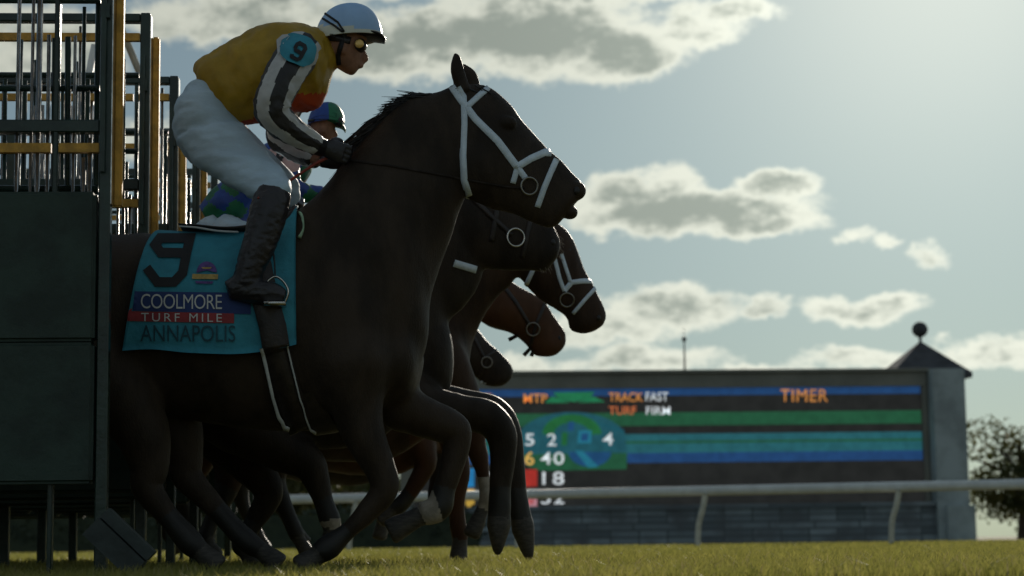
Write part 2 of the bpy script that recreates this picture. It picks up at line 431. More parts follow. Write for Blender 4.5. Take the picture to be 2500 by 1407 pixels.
grass_obj('dry_grass', 'sparse pale dry blades standing in the turf', [(5.0, 8.5, 170, .045, .003, .8)], 'grass_dry')

# ------------------------------------------------------------------ running rail
def cyl(bm, a, b, r, r2=None, N=12, cap=True):
    rings(bm, tube_rings([(Vector(a), r), (Vector(b), r if r2 is None else r2)], N=N, smooth=False), cap=cap)
rail = thing('running_rail', 'white tubular running rail on curved posts crossing the turf before the board', 'rail', (2, 30, 0))
RL = P(300, 1228, 35.2); RR = P(2280, 1187, 29.2); dr = (RR-RL).normalized()
RL = RL - dr*8; RR2 = RR + dr*5
bm = bmesh.new(); cyl(bm, RL, RR2, .075, N=20); obj('rail_tube', bm, 'rail_white', rail)
p1 = P(1722, 1200, 30.6); step = (P(2197, 1187, 29.4)-p1).length
for k in range(-7, 3):
    q = p1 + dr*step*k
    tz = RL.z + (q.x-RL.x)/(RR2.x-RL.x)*(RR2.z-RL.z)
    top = Vector((q.x, q.y, tz-.05)); b0 = Vector((q.x-.13, q.y+.05, -.02))
    bm = bmesh.new()
    rings(bm, tube_rings([(top, .045), (top+Vector((-.045, .01, -.22)), .043), (b0+Vector((.02, 0, .35)), .042), (b0, .042)], N=12, n=4))
    obj('rail_post', bm, 'rail_post', rail)

# ------------------------------------------------------------------ infield video board
BY = 60.0
board = thing('video_board', 'long infield tote board showing race odds under a grey frame', 'scoreboard', (8, BY, 0))
def bp(x, y, dy=0.): return P(x, y, BY+dy)
bz = lambda x, y: bp(x, y).z
X0 = bp(1010, 1000).x; X1 = bp(2248, 1000).x
zt = (bz(1140, 925)+bz(2280, 900))/2; zs1 = (bz(1140, 962)+bz(2240, 937))/2; zs0 = (bz(1140, 1243)+bz(2240, 1222))/2
bm = bmesh.new(); Xf = bp(2262, 1000).x
box(bm, X0-.4, Xf+.0, BY-.15, BY+.9, zs1+.02, zt); box(bm, X1+.03, Xf, BY-.12, BY+.9, zs0, zs1+.018); box(bm, X0-.4, X0-.02, BY-.12, BY+.9, zs0, zs1+.018)
box(bm, X0-.5, Xf+.1, BY-.25, BY+1., zt+.002, zt+.10)
obj('frame', bm, 'board_frame', board, smooth=False)
bm = bmesh.new(); box(bm, X0-.018, X1+.028, BY+.0, BY+.8, zs0, zs1+.018)
defm('led_black', (.020, .020, .019), .45, vary=.2, vs=2, emit=.5)
obj('screen', bm, 'led_black', board, smooth=False)
def led(name, c, e=.55): 
    if name not in MT: defm(name, c, .5, vary=.12, vs=3., emit=e, bump=.0)
    return name
def bstripe(name, x0, x1, ya, yb, c, e=.5, lay=1, nm='display_stripe'):
    """ya,yb measured at image x=2000; the board is level"""
    z1 = bz(2000, ya); z0 = bz(2000, yb); a = bp(x0, 1000).x; b = bp(x1, 1000).x
    bm = bmesh.new(); box(bm, max(a, X0), min(b, X1), BY-.004*lay-.01, BY-.004*lay-.006, z0, z1)
    return obj(nm, bm, led(name, c, e), board, smooth=False)
bstripe('led_blue', 1000, 2300, 940, 963, (.018, .075, .22))
bstripe('led_green', 1000, 2300, 1004, 1036, (.02, .12, .055))
bstripe('led_teal', 1000, 2300, 1056, 1102, (.024, .15, .18))
bstripe('led_green', 1000, 2300, 1073, 1079, (.02, .12, .055), lay=2)
bstripe('led_blue', 1000, 2300, 1102, 1126, (.018, .075, .22), lay=1)
def bpoly(name, pts, c, e=.5, lay=3, nm='display_shape'):
    bm = bmesh.new(); v = [bm.verts.new((bp(x, y).x, BY-.004*lay-.01, bp(x, y).z)) for x, y in pts]
    bm.faces.new(v); return obj(nm, bm, led(name, c, e), board, smooth=False)
def arcpts(cx, cy, rx, ry, a0, a1, n=24): return [(cx+rx*math.cos(math.radians(a0+(a1-a0)*i/n)), cy-ry*math.sin(math.radians(a0+(a1-a0)*i/n))) for i in range(n+1)]
# round club mark behind the figures
bpoly('led_teal2', arcpts(1396, 1078, 135, 72, 18, 162)+[(1268, 1056), (1524, 1050)], (.02, .13, .17), .45, 3)
bpoly('led_teal2', [(1268, 1056), (1524, 1050), (1531, 1106), (1262, 1110)], (.02, .13, .17), .45, 3)
bpoly('led_green', [(1262, 1110), (1290, 1140), (1320, 1150), (1530, 1146), (1531, 1106)], (.02, .12, .055), .45, 3)
bpoly('led_blue2', arcpts(1440, 1104, 52, 36, 180, 360), (.016, .09, .23), .5, 4)
ring_o = arcpts(1396, 1060, 72, 48, 0, 180); ring_i = arcpts(1396, 1062, 44, 30, 180, 0)
bpoly('led_green2', ring_o+ring_i, (.02, .17, .05), .5, 4)
bpoly('led_teal3', [(1412, 1052), (1444, 1051), (1443, 1082), (1410, 1083)], (.02, .20, .30), .55, 5)
bpoly('led_blue2', [(1420, 1058), (1436, 1058), (1435, 1076), (1418, 1077)], (.016, .09, .23), .5, 6)
bpoly('led_green2', [(1372, 1056), (1386, 1056), (1384, 1088), (1370, 1088)], (.02, .17, .05), .5, 5)
bpoly('led_blue2', [(1388, 1030), (1402, 1030), (1400, 1052), (1386, 1052)], (.016, .09, .23), .5, 5)
bpoly('led_teal3', [(1402, 1100), (1420, 1100), (1462, 1140), (1436, 1142)], (.02, .20, .30), .4, 5)
# green chevrons of the heading
bpoly('led_green3', [(1350, 959), (1452, 957), (1436, 975), (1402, 982), (1366, 976)], (.02, .24, .10), .5, 3)
bpoly('led_green3', [(1330, 984), (1348, 968), (1392, 984)], (.02, .24, .10), .5, 3)
bpoly('led_green3', [(1410, 984), (1448, 968), (1478, 982)], (.02, .24, .10), .5, 3)
def btext(s, x0, x1, y0, y1, name, c, e=.8, lay=7, bold=.008, space=1.):
    pts, fs = text_fit(s, x0, x1, y0, y1, bold, 0, space); bm = bmesh.new()
    v = [bm.verts.new((bp(x, y).x, BY-.004*lay-.01, bp(x, y).z)) for x, y in pts]
    for f in fs:
        try: bm.faces.new([v[i] for i in f])
        except ValueError: pass
    return obj('lettering', bm, led(name, c, e), board, smooth=False)
OR = (.62, .25, .06); WH = (.62, .66, .68)
btext('TIMER', 1905, 2020, 951, 981, 'led_orange', OR, .8, bold=.0, space=1.08)
btext('TRACK', 1486, 1569, 959, 981, 'led_orange', OR, .75)
btext('FAST', 1576, 1631, 958, 980, 'led_white', WH, .8)
btext('TURF', 1486, 1553, 993, 1013, 'led_red_orange', (.62, .17, .06), .75)
btext('FIRM', 1577, 1636, 993, 1013, 'led_white', WH, .8)
btext('MTP', 1278, 1336, 962, 984, 'led_orange', OR, .65)
btext('ST', 1168, 1200, 962, 976, 'led_orange', OR, .6)
btext('5', 1282, 1304, 1059, 1089, 'led_white', WH, .8)
btext('2', 1336, 1358, 1059, 1089, 'led_white', WH, .8)
btext('4', 1471, 1497, 1057, 1087, 'led_white', WH, .8)
btext('6', 1281, 1304, 1103, 1136, 'led_amber', (.68, .40, .10), .8)
btext('40', 1319, 1377, 1104, 1135, 'led_white', WH, .8, space=1.1)
bpoly('led_red', [(1275, 1147), (1311, 1146), (1311, 1188), (1275, 1189)], (.48, .035, .025), .6, 3)
btext('18', 1324, 1377, 1152, 1184, 'led_white', WH, .8, space=1.15)
bpoly('led_pink', [(1278, 1197), (1311, 1197), (1311, 1238), (1278, 1238)], (.58, .26, .30), .6, 3)
btext('8', 1287, 1302, 1204, 1230, 'led_red', (.48, .035, .025), .6)
btext('52', 1321, 1377, 1202, 1231, 'led_white', WH, .7, space=1.1)
bpoly('led_sky', [(1137, 1144), (1158, 1144), (1158, 1190), (1137, 1190)], (.02, .22, .50), .6, 3)
btext('2', 1186, 1206, 1154, 1183, 'led_white', WH, .7)
bpoly('led_yellow', [(1137, 1194), (1158, 1194), (1158, 1240), (1137, 1240)], (.62, .38, .06), .6, 3)

# stone wall under the board
defm('wall_stone', (.045, .06, .075), .85, vary=.4, vs=3)
def stone_mat():
    m = bpy.data.materials.new('stacked_stone'); m.use_nodes = True; t = m.node_tree; t.nodes.clear(); q = NG(t)
    b = q.n('ShaderNodeBsdfPrincipled'); o = q.n('ShaderNodeOutputMaterial'); tcn = q.n('ShaderNodeTexCoord')
    mp = q.n('ShaderNodeMapping'); mp.inputs['Rotation'].default_value = (math.pi/2, 0, 0); t.links.new(tcn.outputs['Object'], mp.inputs[0])
    bk = q.n('ShaderNodeTexBrick'); t.links.new(mp.outputs[0], bk.inputs['Vector']); bk.inputs['Scale'].default_value = 1.
    bk.inputs['Brick Width'].default_value = .85; bk.inputs['Row Height'].default_value = .21; bk.squash = 1.6; bk.squash_frequency = 3; bk.offset_frequency = 3; bk.inputs['Mortar Size'].default_value = .02
    bk.inputs['Color1'].default_value = (.12, .15, .17, 1); bk.inputs['Color2'].default_value = (.30, .36, .40, 1); bk.inputs['Mortar'].default_value = (.07, .085, .09, 1)
    c = q.mix(q.ss(q.noise(tcn.outputs['Object'], 1.1, 4), .42, .75), bk.outputs[0], (.12, .135, .15, 1))
    t.links.new(c, b.inputs['Base Color']); b.inputs['Roughness'].default_value = .85
    bn = q.n('ShaderNodeBump'); bn.inputs['Strength'].default_value = .6; bn.inputs['Distance'].default_value = .05
    t.links.new(bk.outputs['Fac'], bn.inputs['Height']); bn.invert = True; t.links.new(bn.outputs[0], b.inputs['Normal'])
    t.links.new(b.outputs[0], o.inputs[0]); return m
MT['stacked_stone'] = stone_mat()
bm = bmesh.new(); box(bm, X0-.6, Xf+.2, BY-.5, BY+1.2, -.05, zs0-.16); box(bm, X0-.65, Xf+.25, BY-.58, BY+1.25, zs0-.158, zs0-.004)
tag(obj('stone_wall', bm, 'stacked_stone', smooth=False), 'low blue-grey stacked stone wall under the tote board', 'wall')
# tower at the board's right end
xt0, xt1 = bp(2264, 1000).x, bp(2342, 1000).x
tower = thing('board_tower', 'grey square tower with dark pyramid roof at the board end', 'tower', ((xt0+xt1)/2, BY, 0))
bm = bmesh.new(); box(bm, xt0+.01, xt1, BY-.7, BY+1.4, -.02, bz(2290, 905)); box(bm, xt0+.26, xt1+.12, BY-.85, BY+1.5, -.02, bz(2290, 1235))
obj('wall', bm, 'pier_stone', tower, smooth=False)
bm = bmesh.new(); xa, xb = bp(2198, 902).x, bp(2396, 902).x; xm = (xa+xb)/2; ze = bz(2290, 903); zp = bz(2290, 815); yc = BY+2.2; hy = (xb-xa)/2
cs = [bm.verts.new((x, y, ze)) for x, y in ((xa, yc-hy), (xb, yc-hy), (xb, yc+hy), (xa, yc+hy))]
cl = [bm.verts.new((x, y, ze-.16)) for x, y in ((xa, yc-hy), (xb, yc-hy), (xb, yc+hy), (xa, yc+hy))]
ap = bm.verts.new((xm, yc, zp))
for i in range(4): bm.faces.new((cs[i], cs[(i+1) % 4], ap)); bm.faces.new((cl[i], cl[(i+1) % 4], cs[(i+1) % 4], cs[i]))
bm.faces.new(cl[::-1]); rf = obj('roof', bm, 'roof_dark', tower, smooth=False)
bm = bmesh.new(); cyl(bm, (xm, yc, zp-.05), (xm, yc, zp+.14), .05); ellip(bm, (xm, yc, zp+.36), .25, .25, .25, u=24, v=16); obj('ball_finial', bm, 'roof_dark', rf)
# antenna
at = bp(1675, 827); ab = bp(1675, 913)
an = thing('antenna', 'thin dark antenna pole standing on top of the tote board', 'antenna', (at.x, BY+.4, zt))
bm = bmesh.new(); cyl(bm, (at.x, BY+.4, zt+.09), (at.x, BY+.4, at.z), .035, .02); obj('pole', bm, 'antenna_steel', an)
bm = bmesh.new(); ellip(bm, (at.x, BY+.4, at.z+.02), .07, .07, .08); cyl(bm, (at.x, BY+.4, at.z), (at.x, BY+.4, at.z+.4), .008); obj('lamp_head', bm, 'antenna_steel', an)

# hedge and trees behind
def leafmass(bm, cx, cy, cz, rx, ry, rz, n, s, holes=.0):
    for _ in range(n):
        d = Vector((random.gauss(0, 1), random.gauss(0, 1), random.gauss(0, 1))).normalized()*(random.random()**.45)
        k = 1+.35*noise.noise(Vector((d.x*2+cx, d.y*2, d.z*2)))
        c = Vector((cx+d.x*rx*k, cy+d.y*ry*k, cz+d.z*rz*k))
        if noise.noise(c*.9) < -.25: continue
        a = Vector((random.gauss(0, 1), random.gauss(0, 1), random.gauss(0, 1))).normalized(); b = a.orthogonal().normalized()*s*random.uniform(.5, 1.1); e = a.cross(b).normalized()*s*random.uniform(.4, .8)
        bm.faces.new([bm.verts.new(c+b), bm.verts.new(c+e), bm.verts.new(c-b), bm.verts.new(c-e)])
def tree(x, y, h, r, label):
    t = thing('deciduous_tree', label, 'tree', (x, y, 0), 'trees beyond the track')
    bm = bmesh.new(); rings(bm, tube_rings([(Vector((x, y, -.1)), r*.09), (Vector((x+.1, y, h*.3)), r*.07), (Vector((x, y, h*.75)), r*.03)], N=10))
    for i in range(5):
        a = i*1.3; z0 = h*(.28+.07*i); rings(bm, tube_rings([(Vector((x, y, z0)), r*.035), (Vector((x+math.cos(a)*r*.3, y+math.sin(a)*r*.3, z0+h*.12)), r*.022), (Vector((x+math.cos(a)*r*.65, y+math.sin(a)*r*.65, z0+h*.2)), r*.01)], N=6, n=3))
    obj('trunk', bm, 'bark_brown', t)
    bm = bmesh.new()
    for i in range(10):
        a = random.random()*6.28; q = random.random()*.55
        leafmass(bm, x+math.cos(a)*r*q, y+math.sin(a)*r*q, h*random.uniform(.14, .82), r*.5, r*.5, h*.2, 900, .11)
    obj('crown', bm, 'leaf_green', t, smooth=False)
TR = [(-9.5, 84, 6.2, 3.2, 'broad tree farthest left behind the starting gate'), (-5.2, 80, 5.0, 2.6, 'rounded tree seen through the gate bars'),
      (-1.5, 86, 5.6, 3.0, 'tall olive tree behind the horses near the board'), (1.6, 79, 4.4, 2.4, 'low leafy tree just left of the tote board'),
      (-12, 78, 5.2, 2.8, 'bushy low crowned tree second from the left'), (-7.3, 76, 4.6, 2.6, 'wide leafy tree behind the dark hedge'), (-3.2, 75, 4.4, 2.5, 'full crowned tree behind the tangle of legs'), (0.4, 74, 4.2, 2.2, 'small bushy tree nearest the board on its left'), (26.5, 82, 5.4, 3.0, 'rounded tree beyond the right end of the board'), (31, 88, 6.0, 3.4, 'broad tree farthest right past the tower'), (-14, 90, 6.8, 3.6, 'large tree at the left edge of the scene')]
for a in TR: tree(*a)
bm = bmesh.new()
for i in range(90):
    x = -16+i*.205; leafmass(bm, x, 47, .52, .28, .5, .52, 75, .09)
box(bm, -16, 2.3, 46.7, 47.3, -.02, .80)
tag(obj('hedge', bm, 'hedge_dark', smooth=False), 'dark clipped hedge beyond the running rail on the left', 'hedge')
# ------------------------------------------------------------------ starting gate
gate = thing('starting_gate', 'dark green racecourse starting gate with yellow padded posts behind the leading rider', 'starting gate', (-2.2, 11, 0))
GX = -.911; GT = 2.28
rg = random.Random(3)
for k in range(8):
    Y = 7.0+1.15*k; T_ = GT + rg.uniform(-.012, .012)
    q = thing('stall_partition', None, None, (GX, Y, 0)); q.parent = gate; q.matrix_parent_inverse = gate.matrix_world.inverted()
    bm = bmesh.new()
    box(bm, GX-.062, GX-.022, Y-.03, Y+.03, -.02, T_)                      # front post
    box(bm, GX-3.4, GX-.0625, Y-.025, Y+.025, T_-.036, T_-.002)            # top bar
    box(bm, GX-3.4, GX-.0625, Y-.025, Y+.025, 1.545, 1.590)                # middle bar
    for dx, w in ((-.215, .018), (-1.0, .05), (-1.9, .05), (-2.8, .06), (-3.4, .07)):
        box(bm, GX+dx-w/2, GX+dx+w/2, Y-.022, Y+.022, -.02, T_-.0365)
    for f in bm.faces: f.material_index = 0
    bmesh.ops.bevel(bm, geom=bm.edges[:], offset=.004, segments=1, affect='EDGES')
    obj('frame', bm, 'gate_green', q, smooth=False)
    bm = bmesh.new(); box(bm, GX-.0215, GX+.009, Y+.034, Y+.075, 1.29, T_-.085)
    box(bm, GX-.0215, GX+.004, Y+.079, Y+.095, 1.35, T_-.16)
    bmesh.ops.bevel(bm, geom=bm.edges[:], offset=.006, segments=2, affect='EDGES'); obj('post_pad', bm, 'gate_yellow', q, smooth=False)
    bm = bmesh.new()
    for z in (T_-.098, 1.492): 
        for (a, b) in ((-1.9, -1.02), (-.97, -.232), (-.205, -.066), (-3.35, -1.96)): box(bm, GX+a, GX+b, Y-.014, Y+.014, z-.016, z+.016)
    obj('yellow_crossbar', bm, 'gate_yellow', q, smooth=False)
    bm = bmesh.new(); x = -.10
    while x > -3.3:
        r = rg.choice((.006, .007, .009)); z1 = rg.choice((1.46, 1.53, T_-.12, T_-.05, T_-.05, 1.9)); 
        if abs(x+.215) > .02: cyl(bm, (GX+x, Y+rg.uniform(.0, .02), 1.2), (GX+x, Y+rg.uniform(.0, .02), z1), r, N=8)
        x -= rg.choice((.022, .035, .05, .09))
    obj('grille_bars', bm, 'gate_steel', q)
    bm = bmesh.new()
    for (z0, z1) in ((.32, .804), (.808, 1.33)):
        for (a, b) in ((-3.36, -2.42), (-2.40, -1.26), (-1.24, -.068)): box(bm, GX+a, GX+b, Y-.055, Y+.055, z0, z1)
    bmesh.ops.bevel(bm, geom=bm.edges[:], offset=.012, segments=3, affect='EDGES')
    obj('side_pad', bm, 'gate_pad', q, smooth=False)
    # rear door of the stall, swung to
    bm = bmesh.new(); Yd = Y+.575
    for s_ in (-1, 1):
        for i in range(6): cyl(bm, (GX-2.75, Yd+s_*(.06+.07*i), .45), (GX-2.75, Yd+s_*(.06+.07*i), 1.75), .011, N=8)
        box(bm, GX-2.78, GX-2.72, Yd+s_*.03-(.0 if s_ > 0 else .42), Yd+s_*.03+(.42 if s_ > 0 else 0.), 1.75, 1.79)
        box(bm, GX-2.79, GX-2.71, Yd+s_*.03-(.0 if s_ > 0 else .42), Yd+s_*.03+(.42 if s_ > 0 else 0.), .35, 1.0)
    obj('rear_door', bm, 'gate_green', q, smooth=False)
    bm = bmesh.new(); x = -.085
    while x > -1.0:                                                          # close set tubes of the opened front doors, folded back
        cyl(bm, (GX+x, Y+.03+rg.uniform(0, .06), 1.34), (GX+x, Y+.03+rg.uniform(0, .06), rg.choice((1.9, 2.02, 2.1))), rg.choice((.007, .009, .011)), N=8); x -= rg.choice((.05, .075, .11))
    for z in (1.36, 1.72, 2.04): cyl(bm, (GX-.075, Y+.06, z), (GX-.98, Y+.06, z), .012, N=8)
    obj('front_door', bm, 'gate_green', q)
    bm = bmesh.new(); box(bm, GX-.0218, GX-.0185, Y-.026, Y+.026, 1.29, T_-.01); obj('glint_strip', bm, 'gate_steel', q, smooth=False)  # polished strip added to give the post's sunlit side its bright line
    # latch box and hinge on the front post
    bm = bmesh.new(); box(bm, GX-.06, GX-.03, Y-.05, Y-.031, 1.95, 2.0); cyl(bm, (GX-.05, Y-.045, 1.4), (GX-.05, Y-.045, 2.1), .010, N=10)
    obj('latch', bm, 'gate_green', q, smooth=False)
bm = bmesh.new()
for k in range(8):
    Y = 7.0+1.15*k; 
    if k < 7:
        box(bm, GX-1.93, GX-1.87, Y+.031, Y+1.119, GT-.055, GT-.02); box(bm, GX-3.43, GX-3.37, Y+.036, Y+1.114, GT-.05, GT-.01)
box(bm, GX-3.46, GX-3.3, 6.6, 15.5, .12, .26)
obj('rear_beam', bm, 'gate_green', gate, smooth=False)
for (a, b, Y) in (((296, 70), (352, 205), 12.2), ((205, 240), (232, 110), 11.2), ((245, 330), (225, 230), 12.6), ((200, 300), (262, 140), 9.8)):
    bm = bmesh.new(); cyl(bm, P(a[0], a[1], Y), P(b[0], b[1], Y), .022, N=10); obj('white_rod', bm, 'gate_white', gate)  # thin white rods set diagonally behind the posts
bm = bmesh.new()
a = P(206, 1305, 6.85); b = P(318, 1412, 6.85)
dv = (b-a).normalized(); nv_ = Vector((dv.z, 0, -dv.x))
for (o0, o1, y0, y1) in ((0, -.075, 6.8, 6.9), (-.08, -.12, 6.82, 6.9)):
    vs = [a+nv_*o0, b+nv_*o0, b+nv_*o1, a+nv_*o1]
    f0 = [bm.verts.new((v.x, y0, v.z)) for v in vs]; f1 = [bm.verts.new((v.x, y1, v.z)) for v in vs]
    bm.faces.new(f0); bm.faces.new(f1[::-1])
    for i in range(4): bm.faces.new((f0[i], f1[i], f1[(i+1) % 4], f0[(i+1) % 4]))
obj('support_foot', bm, 'plank_grey', gate, smooth=False)
# ------------------------------------------------------------------ horses
TRUNK = [(70, 760, 80, 860, .05), (95, 665, 95, 930, .17), (150, 605, 140, 1000, .24), (230, 580, 215, 1020, .27), (310, 574, 300, 1005, .275), (390, 574, 385, 1005, .28),
         (480, 578, 480, 1025, .29), (590, 572, 590, 1045, .285), (680, 545, 690, 1050, .245), (755, 490, 790, 1048, .21)]
NECK9 = [(820, 425, 890, 1020, .20), (868, 365, 985, 955, .185), (918, 305, 1040, 850, .155), (965, 260, 1046, 745, .125), (1015, 234, 1072, 670, .105), (1065, 224, 1098, 585, .09), (1108, 212, 1118, 515, .075), (1140, 210, 1140, 470, .06)]
def Tshift(dx, dY, dz=0., sc=1.):
    o = P(800, 700, 7.6)
    return lambda v: Vector((o.x+(v.x-o.x)*sc+dx, v.y+dY, max(0, (v.z)*1.)+dz))
def head_lofts(bm, secs, Y, nost=None):
    rings(bm, loft_rings(secs, Y, n=4, N=28, egg=.12))
def ear(bm, base, tip, ctrl, Y, w=14):
    k = Y/FPX; pts = [(P(base[0], base[1], Y), w*k, w*.8*k), (P(ctrl[0], ctrl[1], Y), w*1.15*k, w*.75*k), (P((ctrl[0]+2*tip[0])/3, (ctrl[1]+2*tip[1])/3, Y), w*.7*k, w*.45*k), (P(tip[0], tip[1], Y), w*.12*k, w*.1*k)]
    rings(bm, tube_rings(pts, N=14))
def hoof(bm, a, b, Y, r0, r1, dY=0):
    """flared hoof from pastern end a to ground surface b"""
    k = (Y+dY)/FPX; rings(bm, tube_rings([(P(a[0], a[1], Y+dY), r0*k), (P((a[0]+b[0])/2, (a[1]+b[1])/2, Y+dY), (r0+r1)/2*k), (P(b[0], b[1], Y+dY), r1*k)] if r1 > 8 else [(P(a[0], a[1], Y+dY), r0*k), (P(a[0]*.75+b[0]*.25, a[1]*.75+b[1]*.25, Y+dY), r0*1.06*k), (P(a[0]*.3+b[0]*.7, a[1]*.3+b[1]*.7, Y+dY), r0*.62*k, r0*.8*k), (P(b[0], b[1], Y+dY), r1*k)], N=18, smooth=False))
# each leg: (points (x,y,r px), hoof (from, to, r0, r1), dY, sock)
def make_horse(label, D, coat, trunk_rings, neck, head, ears, legs, extra, voxel, group, shoulders):
    T = thing('racehorse', label, 'horse', (P(700, 1300, D).x, D, 0), group)
    bm = bmesh.new()
    rings(bm, trunk_rings); rings(bm, loft_rings(neck, D, n=5, N=30, egg=-.05)); head_lofts(bm, head, D)
    for e in ears: ear(bm, *e)
    for (x, y, rx, ry, latr, dy) in shoulders:
        k = (D+dy)/FPX; ellip(bm, P(x, y, D+dy), rx*k, latr, ry*k, u=20, v=14)
    for f in extra: f(bm)
    paint = []
    for L in legs:
        pts, hf, dy = L['p'], L['h'], L['dy']
        (x0, y0, r0), (x1, y1, _r) = pts[0], pts[1]; L_ = math.hypot(x1-x0, y1-y0)
        root = [(x0-(x1-x0)/L_*r0*1.5, y0-(y1-y0)/L_*r0*1.5, r0*.15), (x0-(x1-x0)/L_*r0*.8, y0-(y1-y0)/L_*r0*.8, r0*.62)]
        rings(bm, limb([(x, y, r) for x, y, r in root+pts], D+dy, N=18, n=5))
        hoof(bm, *hf[:2], D, hf[2], hf[3], dy)
        pa, pb = P(*hf[0], D+dy), P(*hf[1], D+dy); paint.append((pa, pb, max(hf[2], hf[3])*1.35*D/FPX, 2))
        n_ = len(pts)
        sock = L.get('sock', 0)
        for i in range(n_-1):
            if sock and i >= n_-1-sock: paint.append((P(pts[i][0], pts[i][1], D+dy), P(pts[i+1][0], pts[i+1][1], D+dy), max(pts[i][2], pts[i+1][2])*1.5*D/FPX, 3))
            elif L.get('pt', 1) and i >= n_-3: paint.append((P(pts[i][0], pts[i][1], D+dy), P(pts[i+1][0], pts[i+1][1], D+dy), max(pts[i][2], pts[i+1][2])*1.6*D/FPX, 1))
    me = fuse('body', bm, voxel, smooth=9)
    # the trunk and neck are smoothed further than head and legs
    nv = len(me.vertices); co_ = np.empty(nv*3); me.vertices.foreach_get('co', co_); co_ = co_.reshape(-1, 3)
    ed = np.empty(len(me.edges)*2, int); me.edges.foreach_get('vertices', ed); ed = ed.reshape(-1, 2)
    hx = P(head[1][0], head[1][1], D).x-.06; wgt = np.clip((co_[:, 2]-.50)/.16, 0, 1)*np.clip((hx-co_[:, 0])/.08, 0, 1)
    deg = np.bincount(ed.ravel(), minlength=nv)[:, None]
    for _ in range(int(60*(.0068/voxel)**2)+12):
        acc = np.zeros_like(co_)
        for k_ in range(3): acc[:, k_] = np.bincount(ed[:, 0], co_[ed[:, 1], k_], nv)+np.bincount(ed[:, 1], co_[ed[:, 0], k_], nv)
        co_ += (acc/np.maximum(deg, 1)-co_)*(.6*wgt[:, None])
    me.vertices.foreach_set('co', co_.ravel()); me.update()
    nrm = [v.normal.copy() for v in me.vertices]
    for v, n_ in zip(me.vertices, nrm):
        c = v.co.copy(); a = noise.noise(Vector((c.x*5.5, c.y*4, c.z*3.2+c.x*2))); b = noise.noise(Vector((c.x*14+7, c.y*10, c.z*6)))
        v.co = c + n_*(.006*(1-2*abs(a)) + .0018*(1-2*abs(b)))
    V = np.array([p.center[:] for p in me.polygons]); mi = np.zeros(len(V), int)
    for pri in (1, 3, 2):
        for a, b, r, m_ in paint:
            if m_ != pri: continue
            a_, b_ = np.array(a), np.array(b); ab = b_-a_; t = np.clip(((V-a_)@ab)/(ab@ab), 0, 1)
            d = np.linalg.norm(V-(a_+t[:, None]*ab), axis=1); tt = ((V-a_)@ab)/(ab@ab)
            ok = (d < r) & (tt > (-.02 if m_ != 2 else 0.02)); mi[ok] = m_
    me.polygons.foreach_set('material_index', mi.astype(np.int32))
    link('body', me, [coat, 'black_point', 'hoof_horn', 'white_sock'], T)
    return T, me
def soft(pts, Y, r, lat, ratio=1.):
    return lambda bm: [pball(bm, x, y, Y, r, ratio, lat) for x, y in pts]
# --- horse 9 (nearest)
D9 = 7.6
head9 = [(1118, 212, 1105, 400, .055), (1160, 206, 1128, 462, .075), (1198, 218, 1150, 488, .09), (1240, 254, 1180, 500, .098), (1270, 292, 1222, 512, .092), (1303, 328, 1262, 524, .076),
         (1338, 366, 1298, 538, .062), (1368, 394, 1328, 550, .055), (1397, 426, 1356, 549, .054), (1414, 443, 1378, 526, .052), (1421, 458, 1392, 506, .044), (1423, 472, 1406, 490, .030)]
legs9 = [dict(p=[(860, 880, 95), (868, 985, 66), (888, 1060, 50), (925, 1140, 36), (940, 1192, 33), (905, 1240, 25), (850, 1296, 21), (800, 1338, 27), (775, 1352, 21)], h=((782, 1352), (732, 1388), 19, 29), dy=-.13),
         dict(p=[(940, 880, 95), (965, 975, 66), (1020, 1010, 52), (1085, 1035, 44), (1116, 1060, 33), (1108, 1120, 27), (1084, 1190, 27), (1070, 1240, 31), (1030, 1254, 25)], h=((1030, 1258), (952, 1300), 20, 29), dy=.13, sock=1),
         dict(p=[(210, 840, 100), (290, 960, 88), (345, 1050, 66), (365, 1140, 45), (360, 1190, 36), (410, 1260, 24), (465, 1325, 27), (490, 1345, 20)], h=((488, 1342), (530, 1385), 19, 28), dy=-.14),
         dict(p=[(230, 820, 120), (360, 960, 95), (430, 1040, 66), (450, 1120, 44), (455, 1165, 36), (530, 1245, 24), (600, 1318, 27), (640, 1345, 20)], h=((635, 1340), (682, 1380), 19, 28), dy=.14)]
ex9 = [lambda bm: pball(bm, 1392, 520, D9, 17, .85, .036), lambda bm: pball(bm, 1343, 537, D9, 19, .85, .036), lambda bm: pball(bm, 1410, 466, D9-.03, 19, 1.1, .028), lambda bm: pball(bm, 1410, 466, D9+.03, 19, 1.1, .028),
       lambda bm: pball(bm, 1178, 400, D9-.045, 74, 1.05, .055), lambda bm: pball(bm, 1178, 400, D9+.045, 74, 1.05, .055),
       lambda bm: pball(bm, 1238, 300, D9-.078, 22, .7, .02), lambda bm: pball(bm, 1238, 300, D9+.078, 22, .7, .02),
       lambda bm: pball(bm, 965, 880, D9, 60, 1.7, .17)]
tr9 = loft_rings(TRUNK+[(820, 425, 890, 1020, .20), (868, 365, 985, 955, .185)], D9, n=5, N=36, egg=-.1)
G = 'racehorses breaking from the gate'
H9, me9 = make_horse('nearest dark bay racehorse with white bridle and turquoise saddle cloth', D9, 'bay_coat', tr9, NECK9, head9,
    [((1134, 224), (1111, 124), (1115, 172), D9-.035, 16), ((1155, 226), (1127, 156), (1146, 190), D9+.045, 17)], legs9, ex9, .0068, G,
    [(830, 800, 120, 210, .12, -.12), (830, 800, 120, 210, .12, .12), (200, 780, 130, 180, .16, -.1), (200, 780, 130, 180, .16, .1)])
T9 = bvh(me9)
